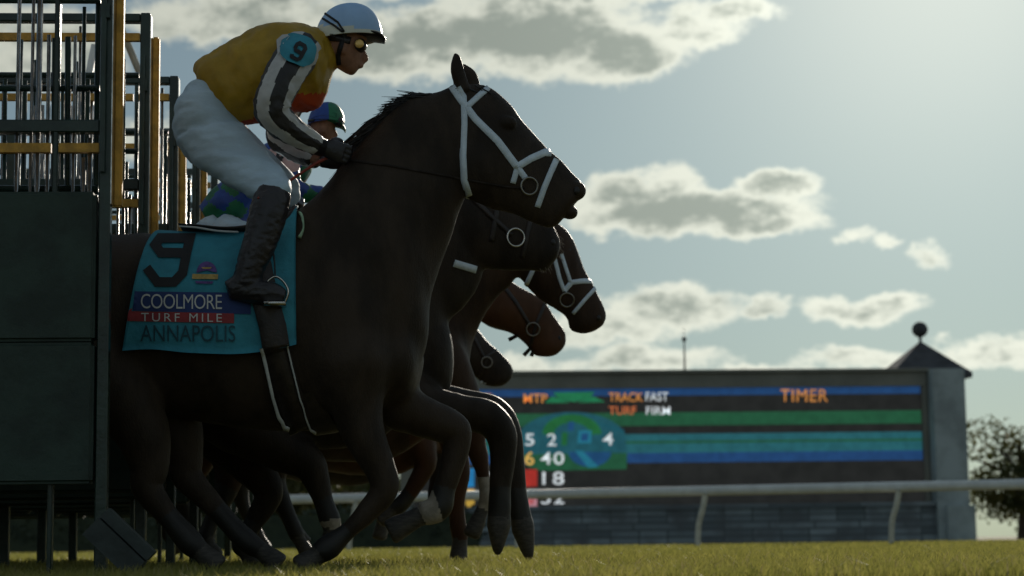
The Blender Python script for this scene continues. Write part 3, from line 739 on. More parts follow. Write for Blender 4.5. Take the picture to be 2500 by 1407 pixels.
def bridle(parent, T, Y, mname, straps, ringc=None, rr=21, dark=None):
    bm = bmesh.new()
    for pts, w in straps: strap(bm, T, pts, w, Y, th=.004, off=.002, mirror=Y)
    b = obj('bridle', bm, mname, parent)
    if ringc:
        for (x, y) in ringc:
            for sgn in (0, 1):
                bm = bmesh.new(); c, n_ = hit(T, x, y, .012, Y)
                if sgn: c = Vector((c.x, 2*Y-c.y, c.z)); n_ = Vector((n_.x, -n_.y, n_.z))
                k = Y/FPX*rr; N1 = 28; t1 = n_.orthogonal().normalized(); t2 = n_.cross(t1)
                cc_ = [c+(t1*math.cos(2*math.pi*i/N1)+t2*math.sin(2*math.pi*i/N1))*k for i in range(N1)]
                R = [[c+(p-c)*(1+.0042/k*math.cos(a))+n_*.0042*math.sin(a) for a in [2*math.pi*j/8 for j in range(8)]] for p in cc_]
                V = [[bm.verts.new(p) for p in r] for r in R]
                for i in range(N1):
                    for j in range(8): bm.faces.new((V[i][j], V[i][(j+1) % 8], V[(i+1) % N1][(j+1) % 8], V[(i+1) % N1][j]))
                obj('bit_ring', bm, 'ring_metal' if Y == 8.75 else 'ring_dull', b)
    return b
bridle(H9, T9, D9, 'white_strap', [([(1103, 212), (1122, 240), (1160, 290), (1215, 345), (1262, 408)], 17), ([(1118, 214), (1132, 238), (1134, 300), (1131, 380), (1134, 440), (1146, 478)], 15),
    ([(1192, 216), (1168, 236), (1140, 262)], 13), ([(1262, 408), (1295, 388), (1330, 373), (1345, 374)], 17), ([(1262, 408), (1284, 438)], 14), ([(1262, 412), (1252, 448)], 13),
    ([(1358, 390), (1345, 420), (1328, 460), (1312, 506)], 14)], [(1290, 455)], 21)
# --- generic far horses: the same trunk moved, own necks, heads and legs
def far_trunk(D, dx, sc, dz):
    o = P(800, 1380, D9)
    def xf(v): return Vector((o.x+(v.x-o.x)*sc+dx, v.y+D-D9, (v.z)*sc+dz))
    return lambda secs: loft_rings(secs, D9, n=4, N=28, egg=-.1, xf=xf)
TR1 = TRUNK+[(820, 440, 880, 1010, .20), (890, 540, 950, 960, .17), (960, 680, 990, 900, .10), (985, 760, 995, 830, .04)]
D8 = 8.75
head8 = [(1062, 400, 1060, 600, .05), (1110, 400, 1090, 640, .075), (1165, 425, 1135, 652, .095), (1215, 455, 1180, 656, .09), (1258, 482, 1225, 658, .075), (1298, 506, 1265, 660, .062), (1334, 532, 1300, 661, .056), (1356, 560, 1322, 658, .054), (1367, 586, 1342, 648, .048), (1368, 606, 1356, 634, .034)]
neck8 = [(700, 560, 860, 1010, .18), (800, 490, 990, 960, .17), (880, 440, 1085, 880, .145), (950, 410, 1095, 790, .12), (1010, 395, 1135, 745, .11), (1060, 392, 1165, 700, .09), (1100, 398, 1178, 668, .07)]
legs8 = [dict(p=[(960, 960, 60), (1040, 990, 52), (1120, 1008, 44), (1190, 1022, 42), (1222, 1060, 37), (1228, 1120, 31), (1222, 1190, 25), (1220, 1236, 26), (1219, 1262, 24)], h=((1219, 1262), (1214, 1357), 26, 6), dy=-.12),
         dict(p=[(980, 960, 60), (1060, 985, 52), (1140, 1000, 46), (1204, 1014, 44), (1234, 1060, 38), (1246, 1130, 32), (1256, 1195, 27), (1264, 1236, 26), (1272, 1266, 24)], h=((1272, 1264), (1294, 1371), 25, 6), dy=.12),
         dict(p=[(420, 900, 90), (560, 1010, 85), (660, 1080, 60), (745, 1125, 44), (770, 1165, 32), (788, 1220, 22), (806, 1270, 24), (812, 1295, 18)], h=((812, 1292), (800, 1335), 16, 22), dy=-.12, sock=1),
         dict(p=[(400, 900, 90), (500, 1020, 80), (590, 1110, 55), (640, 1170, 40), (655, 1210, 32), (620, 1275, 22), (590, 1325, 24), (600, 1345, 18)], h=((598, 1340), (622, 1378), 16, 24), dy=.12)]
def tip(x, y, D, r=14): return [lambda bm: pball(bm, x-12, y-6, D-.028, r, 1.1, .024), lambda bm: pball(bm, x-12, y-6, D+.028, r, 1.1, .024)]
H8, me8 = make_horse('second racehorse, blackish, head level under the white bridled muzzle', D8, 'dark_coat', far_trunk(D8, .10, .97, 0)(TR1), neck8, head8,
    [((1075, 405), (1050, 345), (1058, 375), D8-.04, 14)], legs8, tip(1360, 605, D8)+[lambda bm: pball(bm, 1130, 560, D8-.04, 52, 1., .05), lambda bm: pball(bm, 1325, 650, D8, 16, .8, .03)], .0115, G,
    [(900, 820, 90, 170, .12, -.1), (900, 820, 90, 170, .12, .1), (1050, 870, 58, 120, .12, 0)])
T8 = bvh(me8)
bridle(H8, T8, D8, 'dark_leather', [([(1080, 410), (1140, 470), (1200, 530), (1250, 575)], 12), ([(1215, 465), (1212, 520), (1200, 590)], 12), ([(1300, 515), (1290, 560), (1275, 630)], 11)], [(1257, 581)], 22)
bm = bmesh.new(); strap(bm, T8, [(1108, 643), (1162, 659)], 18, D8); obj('neck_strap', bm, 'white_strap', H8)
D7 = 9.9
head7 = [(1310, 505, 1230, 610, .05), (1350, 535, 1262, 668, .075), (1385, 565, 1285, 700, .095), (1408, 610, 1318, 728, .085), (1425, 652, 1345, 747, .07), (1444, 688, 1366, 760, .06), (1460, 724, 1386, 778, .055), (1474, 752, 1391, 796, .054), (1479, 772, 1400, 808, .050), (1474, 790, 1424, 812, .042), (1464, 798, 1440, 810, .03)]
neck7 = [(900, 640, 960, 1010, .18), (960, 590, 1060, 970, .16), (1030, 545, 1140, 920, .14), (1110, 510, 1150, 850, .12), (1180, 492, 1176, 785, .10), (1245, 488, 1212, 730, .08), (1295, 500, 1250, 700, .06)]
legs7 = [dict(p=[(1040, 870, 70), (1075, 950, 58), (1100, 1040, 42), (1112, 1110, 30), (1118, 1165, 27), (1115, 1225, 18), (1120, 1290, 19), (1126, 1320, 17)], h=((1124, 1315), (1117, 1374), 16, 22), dy=.1, pt=0),
         dict(p=[(1060, 860, 70), (1110, 940, 55), (1150, 1020, 38), (1158, 1080, 28), (1168, 1110, 25), (1180, 1165, 17), (1188, 1215, 20), (1176, 1245, 16)], h=((1178, 1240), (1150, 1310), 15, 21), dy=-.1, sock=2, pt=0),
         dict(p=[(500, 930, 75), (600, 1020, 65), (660, 1120, 42), (670, 1180, 28), (700, 1250, 19), (725, 1310, 20)], h=((725, 1310), (748, 1350), 15, 20), dy=.1),
         dict(p=[(460, 930, 75), (520, 1040, 62), (560, 1120, 42), (555, 1190, 30), (520, 1260, 19), (500, 1318, 21)], h=((500, 1318), (530, 1364), 15, 21), dy=-.1)]
H7, me7 = make_horse('chestnut legged racehorse, third in line, wearing a narrow white bridle', D7, 'brown_coat', far_trunk(D7, .22, .95, 0)(TR1), neck7, head7,
    [((1300, 505), (1275, 450), (1284, 478), D7-.04, 12)], legs7, tip(1470, 785, D7, 12)+[lambda bm: pball(bm, 1325, 640, D7-.04, 44, 1., .05), lambda bm: pball(bm, 1420, 800, D7, 13, .7, .03)], .0125, G,
    [(980, 850, 80, 150, .12, -.1), (980, 850, 80, 150, .12, .1), (1080, 890, 62, 75, .12, 0)])
# chestnut lower legs
for p in me7.polygons:
    x, y = proj(p.center)
    if p.material_index == 0 and y > 1010 and x > 1000: p.material_index = 4
me7.materials.append(MT['chestnut_coat'])
T7 = bvh(me7)
bridle(H7, T7, D7, 'white_strap', [([(1354, 632), (1366, 680), (1378, 712)], 9), ([(1370, 620), (1383, 660), (1393, 690)], 8), ([(1378, 710), (1395, 690), (1420, 687), (1449, 687)], 12), ([(1455, 702), (1425, 735), (1399, 766)], 9), ([(1304, 655), (1294, 676), (1286, 694)], 10)], [(1384, 732)], 17)
D6 = 11.05
head6 = [(1185, 655, 1140, 745, .05), (1225, 672, 1175, 785, .075), (1262, 695, 1208, 802, .095), (1298, 715, 1244, 812, .085), (1326, 735, 1274, 830, .07), (1348, 766, 1290, 848, .06), (1364, 788, 1302, 864, .055), (1379, 812, 1316, 871, .052), (1382, 834, 1340, 871, .045), (1374, 852, 1354, 866, .03)]
neck6 = [(820, 760, 880, 1040, .17), (900, 710, 1000, 1000, .15), (980, 680, 1070, 930, .12), (1060, 660, 1110, 860, .10), (1130, 652, 1140, 800, .08), (1180, 655, 1165, 780, .06)]
legs6 = [dict(p=[(960, 930, 62), (985, 1010, 52), (1020, 1080, 38), (1040, 1125, 28), (1028, 1160, 22), (1000, 1205, 18), (975, 1235, 20), (955, 1245, 16)], h=((960, 1243), (925, 1275), 14, 20), dy=-.1),
         dict(p=[(520, 950, 62), (590, 1060, 54), (640, 1130, 36), (650, 1180, 26), (690, 1240, 18), (720, 1290, 19)], h=((720, 1290), (745, 1330), 14, 19), dy=-.1),
         dict(p=[(470, 950, 62), (500, 1070, 52), (470, 1150, 34), (440, 1195, 26), (455, 1260, 18), (470, 1312, 19)], h=((470, 1312), (492, 1356), 14, 19), dy=.1),
         dict(p=[(980, 930, 62), (1040, 1010, 44), (1072, 1070, 32), (1080, 1110, 26), (1070, 1160, 18), (1062, 1215, 18)], h=((1062, 1215), (1050, 1262), 14, 20), dy=.1)]
H6, me6 = make_horse('reddish brown racehorse with low arched head and dangling bit straps', D6, 'chestnut_coat', far_trunk(D6, .30, .9, 0)(TR1), neck6, head6, [], legs6,
    tip(1374, 838, D6, 11)+[lambda bm: pball(bm, 1225, 735, D6-.04, 42, 1., .05), lambda bm: pball(bm, 1325, 862, D6, 12, .7, .03)], .0135, G, [(930, 900, 80, 130, .16, 0)])
T6 = bvh(me6)
bridle(H6, T6, D6, 'dark_leather', [([(1215, 680), (1260, 740), (1296, 800)], 9), ([(1330, 742), (1310, 790), (1295, 845)], 8)], [(1301, 804)], 16)
bm = bmesh.new()
for a, b in (((1272, 815), (1242, 830)), ((1300, 845), (1279, 868)), ((1306, 848), (1297, 870))): rings(bm, limb([(a[0], a[1], 4), (b[0], b[1], 5)], D6-.02, N=8))
obj('strap_end', bm, 'dark_leather', H6)
D5 = 12.2
head5 = [(1090, 735, 1040, 820, .05), (1125, 765, 1065, 865, .075), (1158, 795, 1090, 893, .09), (1182, 825, 1120, 905, .08), (1206, 848, 1150, 912, .068), (1228, 868, 1168, 926, .058), (1246, 888, 1184, 940, .054), (1252, 904, 1204, 944, .050), (1248, 924, 1226, 941, .036)]
neck5 = [(760, 840, 820, 1060, .16), (840, 790, 940, 1030, .14), (920, 755, 1000, 970, .12), (1000, 735, 1040, 900, .09), (1060, 730, 1062, 860, .06)]
legs5 = [dict(p=[(900, 960, 55), (920, 1040, 44), (935, 1110, 32), (940, 1150, 25), (945, 1210, 16), (935, 1270, 17)], h=((936, 1268), (925, 1318), 14, 19), dy=0.), dict(p=[(440, 980, 55), (560, 1070, 46), (600, 1130, 32), (585, 1185, 24), (600, 1250, 16), (630, 1305, 17)], h=((630, 1305), (652, 1346), 13, 17), dy=-.08),
         dict(p=[(420, 980, 55), (430, 1080, 46), (400, 1150, 32), (385, 1195, 24), (395, 1260, 16), (415, 1310, 17)], h=((415, 1310), (436, 1350), 13, 17), dy=.08)]
H5, me5 = make_horse('smallest farthest racehorse head, dark, frothing at the bit above the board', D5, 'dark_coat', far_trunk(D5, .10, .86, 0)(TR1), neck5, head5, [], legs5,
    tip(1244, 908, D5, 10)+[lambda bm: pball(bm, 1195, 928, D5, 11, .8, .03)], .0145, G, [])
T5 = bvh(me5)
bridle(H5, T5, D5, 'dark_leather', [([(1130, 775), (1160, 830), (1185, 880)], 8), ([(1212, 856), (1190, 870), (1172, 920)], 8)], [(1188, 885)], 13)
bm = bmesh.new()
for i in range(14): pball(bm, 1178+i*4.3+random.uniform(-3, 3), 933+random.uniform(-3, 4)+(-6 if i > 10 else 0), D5-.02, random.uniform(1.5, 4), 1.)
obj('froth', bm, 'white_strap', H5)
# eyes
for (Hh, Tt, x, y, D) in ((H9, T9, 1243, 303, D9), (H8, T8, 1190, 465, D8), (H7, T7, 1390, 610, D7), (H6, T6, 1265, 728, D6), (H5, T5, 1150, 808, D5)):
    for sgn in (0, 1):
        c, n_ = hit(Tt, x, y, -.0165, D); bm = bmesh.new(); ellip(bm, (c.x, 2*D-c.y if sgn else c.y, c.z), .022, .016, .017); obj('eye', bm, 'eye_gloss', Hh)
for (Hh, Tt, x, y, D, r) in ((H9, T9, 1408, 466, D9, .017), (H8, T8, 1350, 592, D8, .016), (H7, T7, 1462, 776, D7, .015), (H6, T6, 1366, 826, D6, .015)):
    for sgn in (0, 1):
        c, n_ = hit(Tt, x, y, -.003, D); bm = bmesh.new(); ellip(bm, (c.x, 2*D-c.y if sgn else c.y, c.z), r*.75, .008, r); obj('nostril', bm, 'hair_black', Hh)
# manes
def hair(bm, root, d, L, w, droop, wob, side=Vector((0, 1, 0)), seg=5):
    pts = []
    for i in range(seg+1):
        t = i/seg; pts.append((root + d*(L*t) + Vector((0, 0, -droop*L*t*t)) + Vector((wob[0], wob[1], wob[2]))*(math.sin(t*4+wob[0]*90)*t*.35), max(.0006, w*(1-t)**.7), max(.0004, w*.45*(1-t)**.7)))
    rings(bm, tube_rings(pts, N=4, n=1, smooth=False), cap=False)
def mane(parent, D, crest, n, L0, lift=.0, w=.005, yo=(4, 22)):
    """locks lying back along the crest, a few lifted by the wind"""
    bm = bmesh.new(); pp = resample(crest, 4); M_ = len(pp)
    for _ in range(n):
        i = random.randrange(M_-1); x, y = pp[i]; j = min(i+9, M_-1); i0 = max(0, j-12)
        a = P(*pp[i0][:2], D); b_ = P(*pp[j][:2], D); tg = (b_-a).normalized(); dy = random.uniform(-.035, .035)
        q = P(x, y+random.uniform(*yo), D+dy); wild = random.random() < .05
        L = L0*random.uniform(.6, 1.2)*(1.25 if wild else 1); d = (tg+Vector((0, random.uniform(-.12, .12), lift+random.uniform(-.05, .09)+(random.uniform(.05, .30) if wild else 0)))).normalized()
        hair(bm, q, d, L, w*random.uniform(.6, 1.3)*(.5 if wild else 1), random.uniform(.05, .25), (random.uniform(-.02, .02), random.uniform(-.02, .02), random.uniform(-.015, .015)), seg=7)
    return obj('mane', bm, 'hair_black', parent)
mane(H9, D9, [(1062, 226), (1015, 236), (968, 262), (920, 302), (870, 362), (820, 424), (760, 488)], 1300, .10, yo=(10, 28))
bm = bmesh.new()
for (x, y, n_, L, dx_, dz_) in ((1052, 234, 220, .11, -1, .0), (1028, 238, 260, .12, -1, -.14), (1000, 250, 240, .10, -1, -.20), (975, 268, 120, .075, -1, -.22), (948, 282, 120, .08, -1, -.45), (918, 304, 110, .085, -1, -.55), (892, 330, 110, .08, -1, -.66), (865, 362, 90, .07, -1, -.72)):
    for _ in range(n_):
        q = P(x+random.uniform(-14, 14), y+random.uniform(-4, 12), D9+random.uniform(-.03, .03))
        hair(bm, q, Vector((dx_, random.uniform(-.2, .2), dz_+random.uniform(-.10, .10))).normalized(), L*random.uniform(.45, 1.1), .0034, random.uniform(-.1, .35), (random.uniform(-.02, .02), 0, random.uniform(-.02, .02)), seg=6)
obj('mane', bm, 'hair_black', H9)
bm = bmesh.new()
for i in range(90):
    q = P(random.uniform(1140, 1180), random.uniform(208, 222), D9+random.uniform(-.05, .05))
    hair(bm, q, Vector((1, random.uniform(-.3, .3), -.55+random.uniform(-.25, .35))).normalized(), random.uniform(.05, .10), .003, .1, (.01, .01, .01))
obj('forelock', bm, 'hair_black', H9)
bm = bmesh.new()
for i in range(160):
    q = P(78+random.uniform(-6, 6), 720+random.uniform(-12, 12), D9+random.uniform(-.04, .04))
    hair(bm, q, Vector((-.8, random.uniform(-.12, .12), -.25+random.uniform(-.1, .1))).normalized(), random.uniform(.4, .7), .005, .7, (random.uniform(-.05, .05), random.uniform(-.05, .05), 0), seg=8)
obj('tail', bm, 'hair_black', H9)
# muzzle whiskers of the second horse
bm = bmesh.new()
for i in range(34):
    a = random.random(); x, y = (1363+random.uniform(-2, 3), 570+a*60) if random.random() < .5 else (1325+random.uniform(-14, 18), 655-random.uniform(0, 6))
    q = P(x, y, D8+random.uniform(-.03, .03)); hair(bm, q, Vector((.8, random.uniform(-.5, .5), -.5 if x > 1350 else -1.2)).normalized(), random.uniform(.012, .03), .0009, .2, (.002, .002, .002), seg=3)
obj('whiskers', bm, 'white_sock', H8)

# ------------------------------------------------------------------ saddle cloth, saddle, girth
def subloft(secs, Y, s0, s1, th0, th1, off, ns=40, nt=40, edge=None):
    """an offset sheet over the trunk between two stations and two girth angles; edge(t) bends the two ends"""
    base = loft_rings(secs, Y, n=20, N=4, egg=-.1)  # only for station centres
    rows = [];  L = len(base)-1
    def at(f, th):
        f = max(0, min(L-1e-4, f)); i = int(f); t = f-i
        def one(r):
            A, B = r[0], r[2]; M = (A+B)/2; h = (A-B)/2; w = (r[1]-M).length/(1-0*0); return M, h, w
        M0, h0, w0 = one(base[i]); M1, h1, w1 = one(base[i+1]); M = M0.lerp(M1, t); h = h0.lerp(h1, t); w = w0+(w1-w0)*t+off
        h = h*((h.length+off)/h.length); return M+h*math.cos(th)+Vector((0, -1, 0))*(w*math.sin(th)*(1+.1*math.cos(th)))
    return at, L
secs9 = TRUNK+[(820, 425, 890, 1020, .20), (868, 365, 985, 955, .185)]
at9, L9 = subloft(secs9, D9, 0, 0, 0, 0, .016)
at9b, _ = subloft(secs9, D9, 0, 0, 0, 0, .010)
def stat(x):   # station on the trunk whose middle shows at side view x
    lo, hi = 0, L9
    for _ in range(30):
        m_ = (lo+hi)/2
        if proj(at9(m_, math.pi/2))[0] < x: lo = m_
        else: hi = m_
    return lo
sc = thing('saddle_cloth', 'turquoise number nine saddle cloth draped over the nearest horse', 'saddle cloth', tuple(P(520, 600, D9)))
bm = bmesh.new(); ns, nt = 60, 44
def cloth_pt(i, j, at):
    t = j/nt; thm = 1.97-.13*i/ns; th = -1.35+t*(1.35+thm)            # far side ... over the back ... near side bottom
    near = abs(th)/thm
    xl = 372-72*near**1.0; xr = 735-14*near
    x = xl+(xr-xl)*i/ns; p = at(stat_cache(x), th)
    return p + Vector((0, -1 if th > 0 else 1, 0))*(.004*math.sin(x*.045+near*3)*near + .035*near**3)
_sc = {}
def stat_cache(x):
    k = round(x, 1)
    if k not in _sc: _sc[k] = stat(k)
    return _sc[k]
Vo = [[bm.verts.new(cloth_pt(i, j, at9)) for j in range(nt+1)] for i in range(ns+1)]
Vi = [[bm.verts.new(cloth_pt(i, j, at9b)) for j in range(nt+1)] for i in range(ns+1)]
for i in range(ns):
    for j in range(nt):
        bm.faces.new((Vo[i][j], Vo[i+1][j], Vo[i+1][j+1], Vo[i][j+1])); bm.faces.new((Vi[i][j], Vi[i][j+1], Vi[i+1][j+1], Vi[i+1][j]))
for i in range(ns):
    for j in (0, nt): bm.faces.new((Vo[i][j], Vi[i][j], Vi[i+1][j], Vo[i+1][j]))
for j in range(nt):
    for i in (0, ns): bm.faces.new((Vo[i][j], Vo[i][j+1], Vi[i][j+1], Vi[i][j]))
clo = obj('cloth', bm, 'cloth_teal', sc); TC = bvh(clo.data)
bm = bmesh.new(); patch(bm, TC, [(309, 712), (612, 716), (612, 768), (304, 758)], D9, .004, 30, 6); obj('navy_band', bm, 'cloth_navy', sc)
bm = bmesh.new(); patch(bm, TC, [(304, 760), (571, 766), (571, 790), (302, 784)], D9, .004, 30, 4); obj('red_band', bm, 'cloth_red', sc)
def stroke(bm, T, pts, w, Y, off):
    # flat mitred band
    n = len(pts); Lp = []; Rp = []
    for i in range(n):
        a = pts[max(i-1, 0)]; b = pts[min(i+1, n-1)]; c = pts[i]
        d1 = Vector((c[0]-a[0], c[1]-a[1])) if i else Vector((b[0]-c[0], b[1]-c[1])); d2 = Vector((b[0]-c[0], b[1]-c[1])) if i < n-1 else d1
        d1.normalize(); d2.normalize(); n1 = Vector((-d1.y, d1.x)); n2 = Vector((-d2.y, d2.x)); m_ = (n1+n2).normalized(); k = w/2/max(.5, m_.dot(n1))
        Lp.append((c[0]+m_.x*k, c[1]+m_.y*k)); Rp.append((c[0]-m_.x*k, c[1]-m_.y*k))
    for i in range(n-1): patch(bm, T, [Lp[i], Lp[i+1], Rp[i+1], Rp[i]], Y, off, 4, 3)
bm = bmesh.new(); stroke(bm, TC, [(358, 655), (368, 668), (385, 690), (425, 690), (446, 668), (455, 622), (464, 584), (391, 584), (379, 600), (393, 619), (455, 620)], 23, D9, .005)
obj('number', bm, 'ink_black', sc)
bm = bmesh.new()
def dtext(s, x0, x1, y0, y1, slope, mats, off=.006, bold=0., space=1., name='lettering', T=TC, Y=D9, par=sc):
    pts, fs = text_fit(s, x0, x1, y0, y1, bold, 0, space); bm = bmesh.new()
    v = [bm.verts.new(hit(T, x, y+slope*(x-x0), off, Y)[0]) for x, y in pts]
    for f in fs:
        try: bm.faces.new([v[i] for i in f])
        except ValueError: pass
    return obj(name, bm, mats, par, smooth=False)
dtext('COOLMORE', 345, 542, 719, 754, .012, 'ink_white', off=.0075, bold=-.004, space=.92)
dtext('TURF MILE', 346, 542, 765, 785, .012, 'ink_white', off=.0075, bold=.0, space=1.35)
dtext('ANNAPOLIS', 344, 574, 794, 834, .004, 'ink_dark_teal', off=.006, bold=.0, space=1.0)
bm = bmesh.new()
ap_ = arcpts(505, 668, 25, 27, 0, 180, 16); c0 = bm.verts.new(hit(TC, 505, 662, .0055, D9)[0]); vv = [bm.verts.new(hit(TC, x, y, .0055, D9)[0]) for x, y in ap_]
for a, b in zip(vv[:-1], vv[1:]): bm.faces.new((c0, a, b))
obj('emblem', bm, 'emblem_purple', sc)
bm = bmesh.new(); patch(bm, TC, [(470, 671), (533, 672), (532, 684), (469, 683)], D9, .0065, 8, 2); patch(bm, TC, [(492, 655), (518, 655), (514, 659), (496, 659)], D9, .0065, 4, 2); obj('emblem_ribbon', bm, 'emblem_gold', sc)
bm = bmesh.new(); patch(bm, TC, [(476, 688), (522, 689), (518, 695), (480, 694)], D9, .0065, 8, 2); obj('emblem_base', bm, 'emblem_purple', sc)

sd9 = thing('saddle', 'small black racing saddle with pale girth under the nearest rider', 'saddle', tuple(P(600, 570, D9)))
bm = bmesh.new(); rings(bm, loft_rings([(440, 553, 442, 559, .10), (490, 556, 492, 572, .14), (560, 562, 562, 580, .15), (630, 550, 632, 580, .15), (690, 520, 700, 570, .13), (722, 500, 735, 560, .07)], D9, n=4, N=20))
obj('seat', bm, 'dark_leather', sd9)
bm = bmesh.new(); rings(bm, tube_rings([(P(438, 553, D9-.11), .003), (P(480, 556, D9-.145), .004), (P(530, 564, D9-.155), .004), (P(582, 567, D9-.155), .004)], N=8)); obj('edge_piping', bm, 'saddle_edge', sd9)
bm = bmesh.new(); rings(bm, loft_rings([(726, 524, 745, 532, .11), (736, 545, 748, 548, .16), (741, 575, 748, 578, .20), (728, 596, 742, 602, .225)], D9, n=4, N=16)); obj('pommel_pad', bm, 'pale_green', sd9)
def gstation(x): return stat_cache(x)
bm = bmesh.new(); NG_ = 44
def girth_strip(bm, xa, xb, th0, th1, off, bend):
    at_, _ = subloft(secs9, D9, 0, 0, 0, 0, off); V = []
    for i in range(NG_+1):
        th = th0+(th1-th0)*i/NG_; t = max(0, abs(th)-.6)/1.4
        V.append([bm.verts.new(at_(stat_cache(round(x+bend*t, 1)), th)) for x in (xa, (xa+xb)/2, xb)])
    for i in range(NG_):
        for j in range(2): bm.faces.new((V[i][j], V[i][j+1], V[i+1][j+1], V[i+1][j]))
girth_strip(bm, 622, 680, 2.3, 2*math.pi-.35, .022, 72); obj('girth', bm, 'dark_leather', sd9)
bm = bmesh.new()
T9c = bvh(me9, clo.data)
for pts, w in (([(636, 852), (648, 900), (664, 965), (680, 1010), (694, 1034), (706, 1038)], 8), ([(698, 842), (712, 895), (730, 960), (744, 1010), (758, 1040), (770, 1046)], 4)): strap(bm, T9c, pts, w, D9, th=.003, off=.022)
obj('girth_edge', bm, 'saddle_edge', sd9)
bm = bmesh.new(); strap(bm, T9c, [(628, 640), (648, 740), (664, 800), (672, 850), (688, 905), (708, 970), (726, 1020), (738, 1042)], 64, D9, th=.006, off=.012); obj('girth', bm, 'dark_leather', sd9)
# ------------------------------------------------------------------ riders
def finger_chain(bm, root, dirs, L, r):
    pts = [(root, r)]; p = root.copy()
    for d, l, k in dirs: p = p + d.normalized()*l*L; pts.append((p.copy(), r*k))
    rings(bm, tube_rings(pts, N=8, n=3))
def hand(bm, wrist, palm_c, fwd, down, off=0., sc_=1.):
    """palm as a flattened loft with four unequal curled fingers and an opposed thumb"""
    fwd = fwd.normalized(); down = (down-fwd*down.dot(fwd)).normalized(); lat = fwd.cross(down).normalized()
    a = wrist; b = wrist+fwd*.045*sc_; c = wrist+fwd*.085*sc_
    rows = []
    for p, w, t in ((a, .024, .018), (b, .036, .017), (c, .040, .014)):
        rows.append([p + down*((w*sc_+off)*math.cos(2*math.pi*j/14)) + lat*((t*sc_+off)*math.sin(2*math.pi*j/14)) for j in range(14)])
    rings(bm, rows)
    for i, (o_, L) in enumerate(((-.028, .9), (-.010, 1.0), (.009, .95), (.027, .75))):
        root = c + down*o_*sc_ - fwd*.008
        finger_chain(bm, root, [(fwd+lat*.25, .034, 1.), (lat*1.0+fwd*.15, .026, .92), (lat*.5-fwd*1.0, .020, .8)], L*sc_, .0088*sc_+off)
    finger_chain(bm, a+fwd*.03-down*.026*sc_, [(fwd*.6-down*.6+lat*.5, .030, 1.), (fwd*.9+lat*.6-down*.05, .028, .9), (fwd*.3+lat*.8+down*.4, .016, .75)], sc_, .0098*sc_+off)
def sleeve(secs, Y0, bands, par, name='sleeve', N=96, amp=.0065, seed=1., rot=0., mats=('silk_black', 'silk_white'), n=8):
    R = limb(secs, Y0, N=N, n=n); bm = bmesh.new()
    nb = bands
    rings(bm, R, mi=lambda i, j: int(((j/N+rot+.008*math.sin(i*.5+seed)+.004*math.sin(i*1.1)) % 1.)*nb) % len(mats))
    bmesh.ops.recalc_face_normals(bm, faces=bm.faces[:]); wrinkle(bm, amp, 14, (1, 1, 1.6), seed)
    return obj(name, bm, list(mats), par)

def rider_head(bm, f, Y, w=1.):
    """f maps the reference face coordinates (rider 9) to the side view"""
    secs = [(862, 22, 806, 34, .045), (893, 55, 779, 66, .072), (897, 92, 779, 98, .078), (891, 112, 785, 112, .077), (888, 128, 790, 124, .074), (884, 146, 796, 138, .068), (880, 160, 804, 150, .058), (872, 174, 818, 162, .046), (862, 184, 838, 174, .028)]
    rings(bm, loft_rings([(*f(a, b), *f(c, d), w_*w) for a, b, c, d, w_ in secs], Y, n=4, N=24))
    k = Y/FPX
    def L_(pts, lat): rings(bm, tube_rings([(P(*f(x, y), Y), r*k*w, r*k*w*lat) for x, y, r in pts], N=10))
    L_([(884, 118, 5), (890, 132, 6.5), (893, 144, 8), (888, 151, 6)], .9)          # nose
    L_([(880, 158, 5), (884, 160, 4.5), (880, 166, 5)], 2.4)                        # lips
    for s_ in (-1, 1): pball(bm, *f(838, 118), Y+s_*.075*w, 11*w, 1.5, .012)        # ears
def dome(f, Y, rx, ry, cut=(770, 100, 935, 88), n=16, N=36, lat=.105, tilt=0.):
    """helmet shell: half ellipsoid above a slanted rim line"""
    R = []
    x0, y0, x1, y1 = cut; 
    for i in range(n+1):
        t = i/n; a = math.pi/2*(1-t)                      # from rim to crown
        row = []
        for j in range(N):
            b = 2*math.pi*j/N; ce = math.sin(a)**.85 if a > 0 else 0
            u = ce*math.cos(b); hgt = math.cos(a)
            px = (x0+x1)/2+(x1-x0)/2*u; py = y0+(y1-y0)*(px-x0)/(x1-x0) - hgt*ry
            q = P(*f(px, py), Y); row.append(q+Vector((0, -1, 0))*(lat*ce*math.sin(b)))
        R.append(row)
    return R

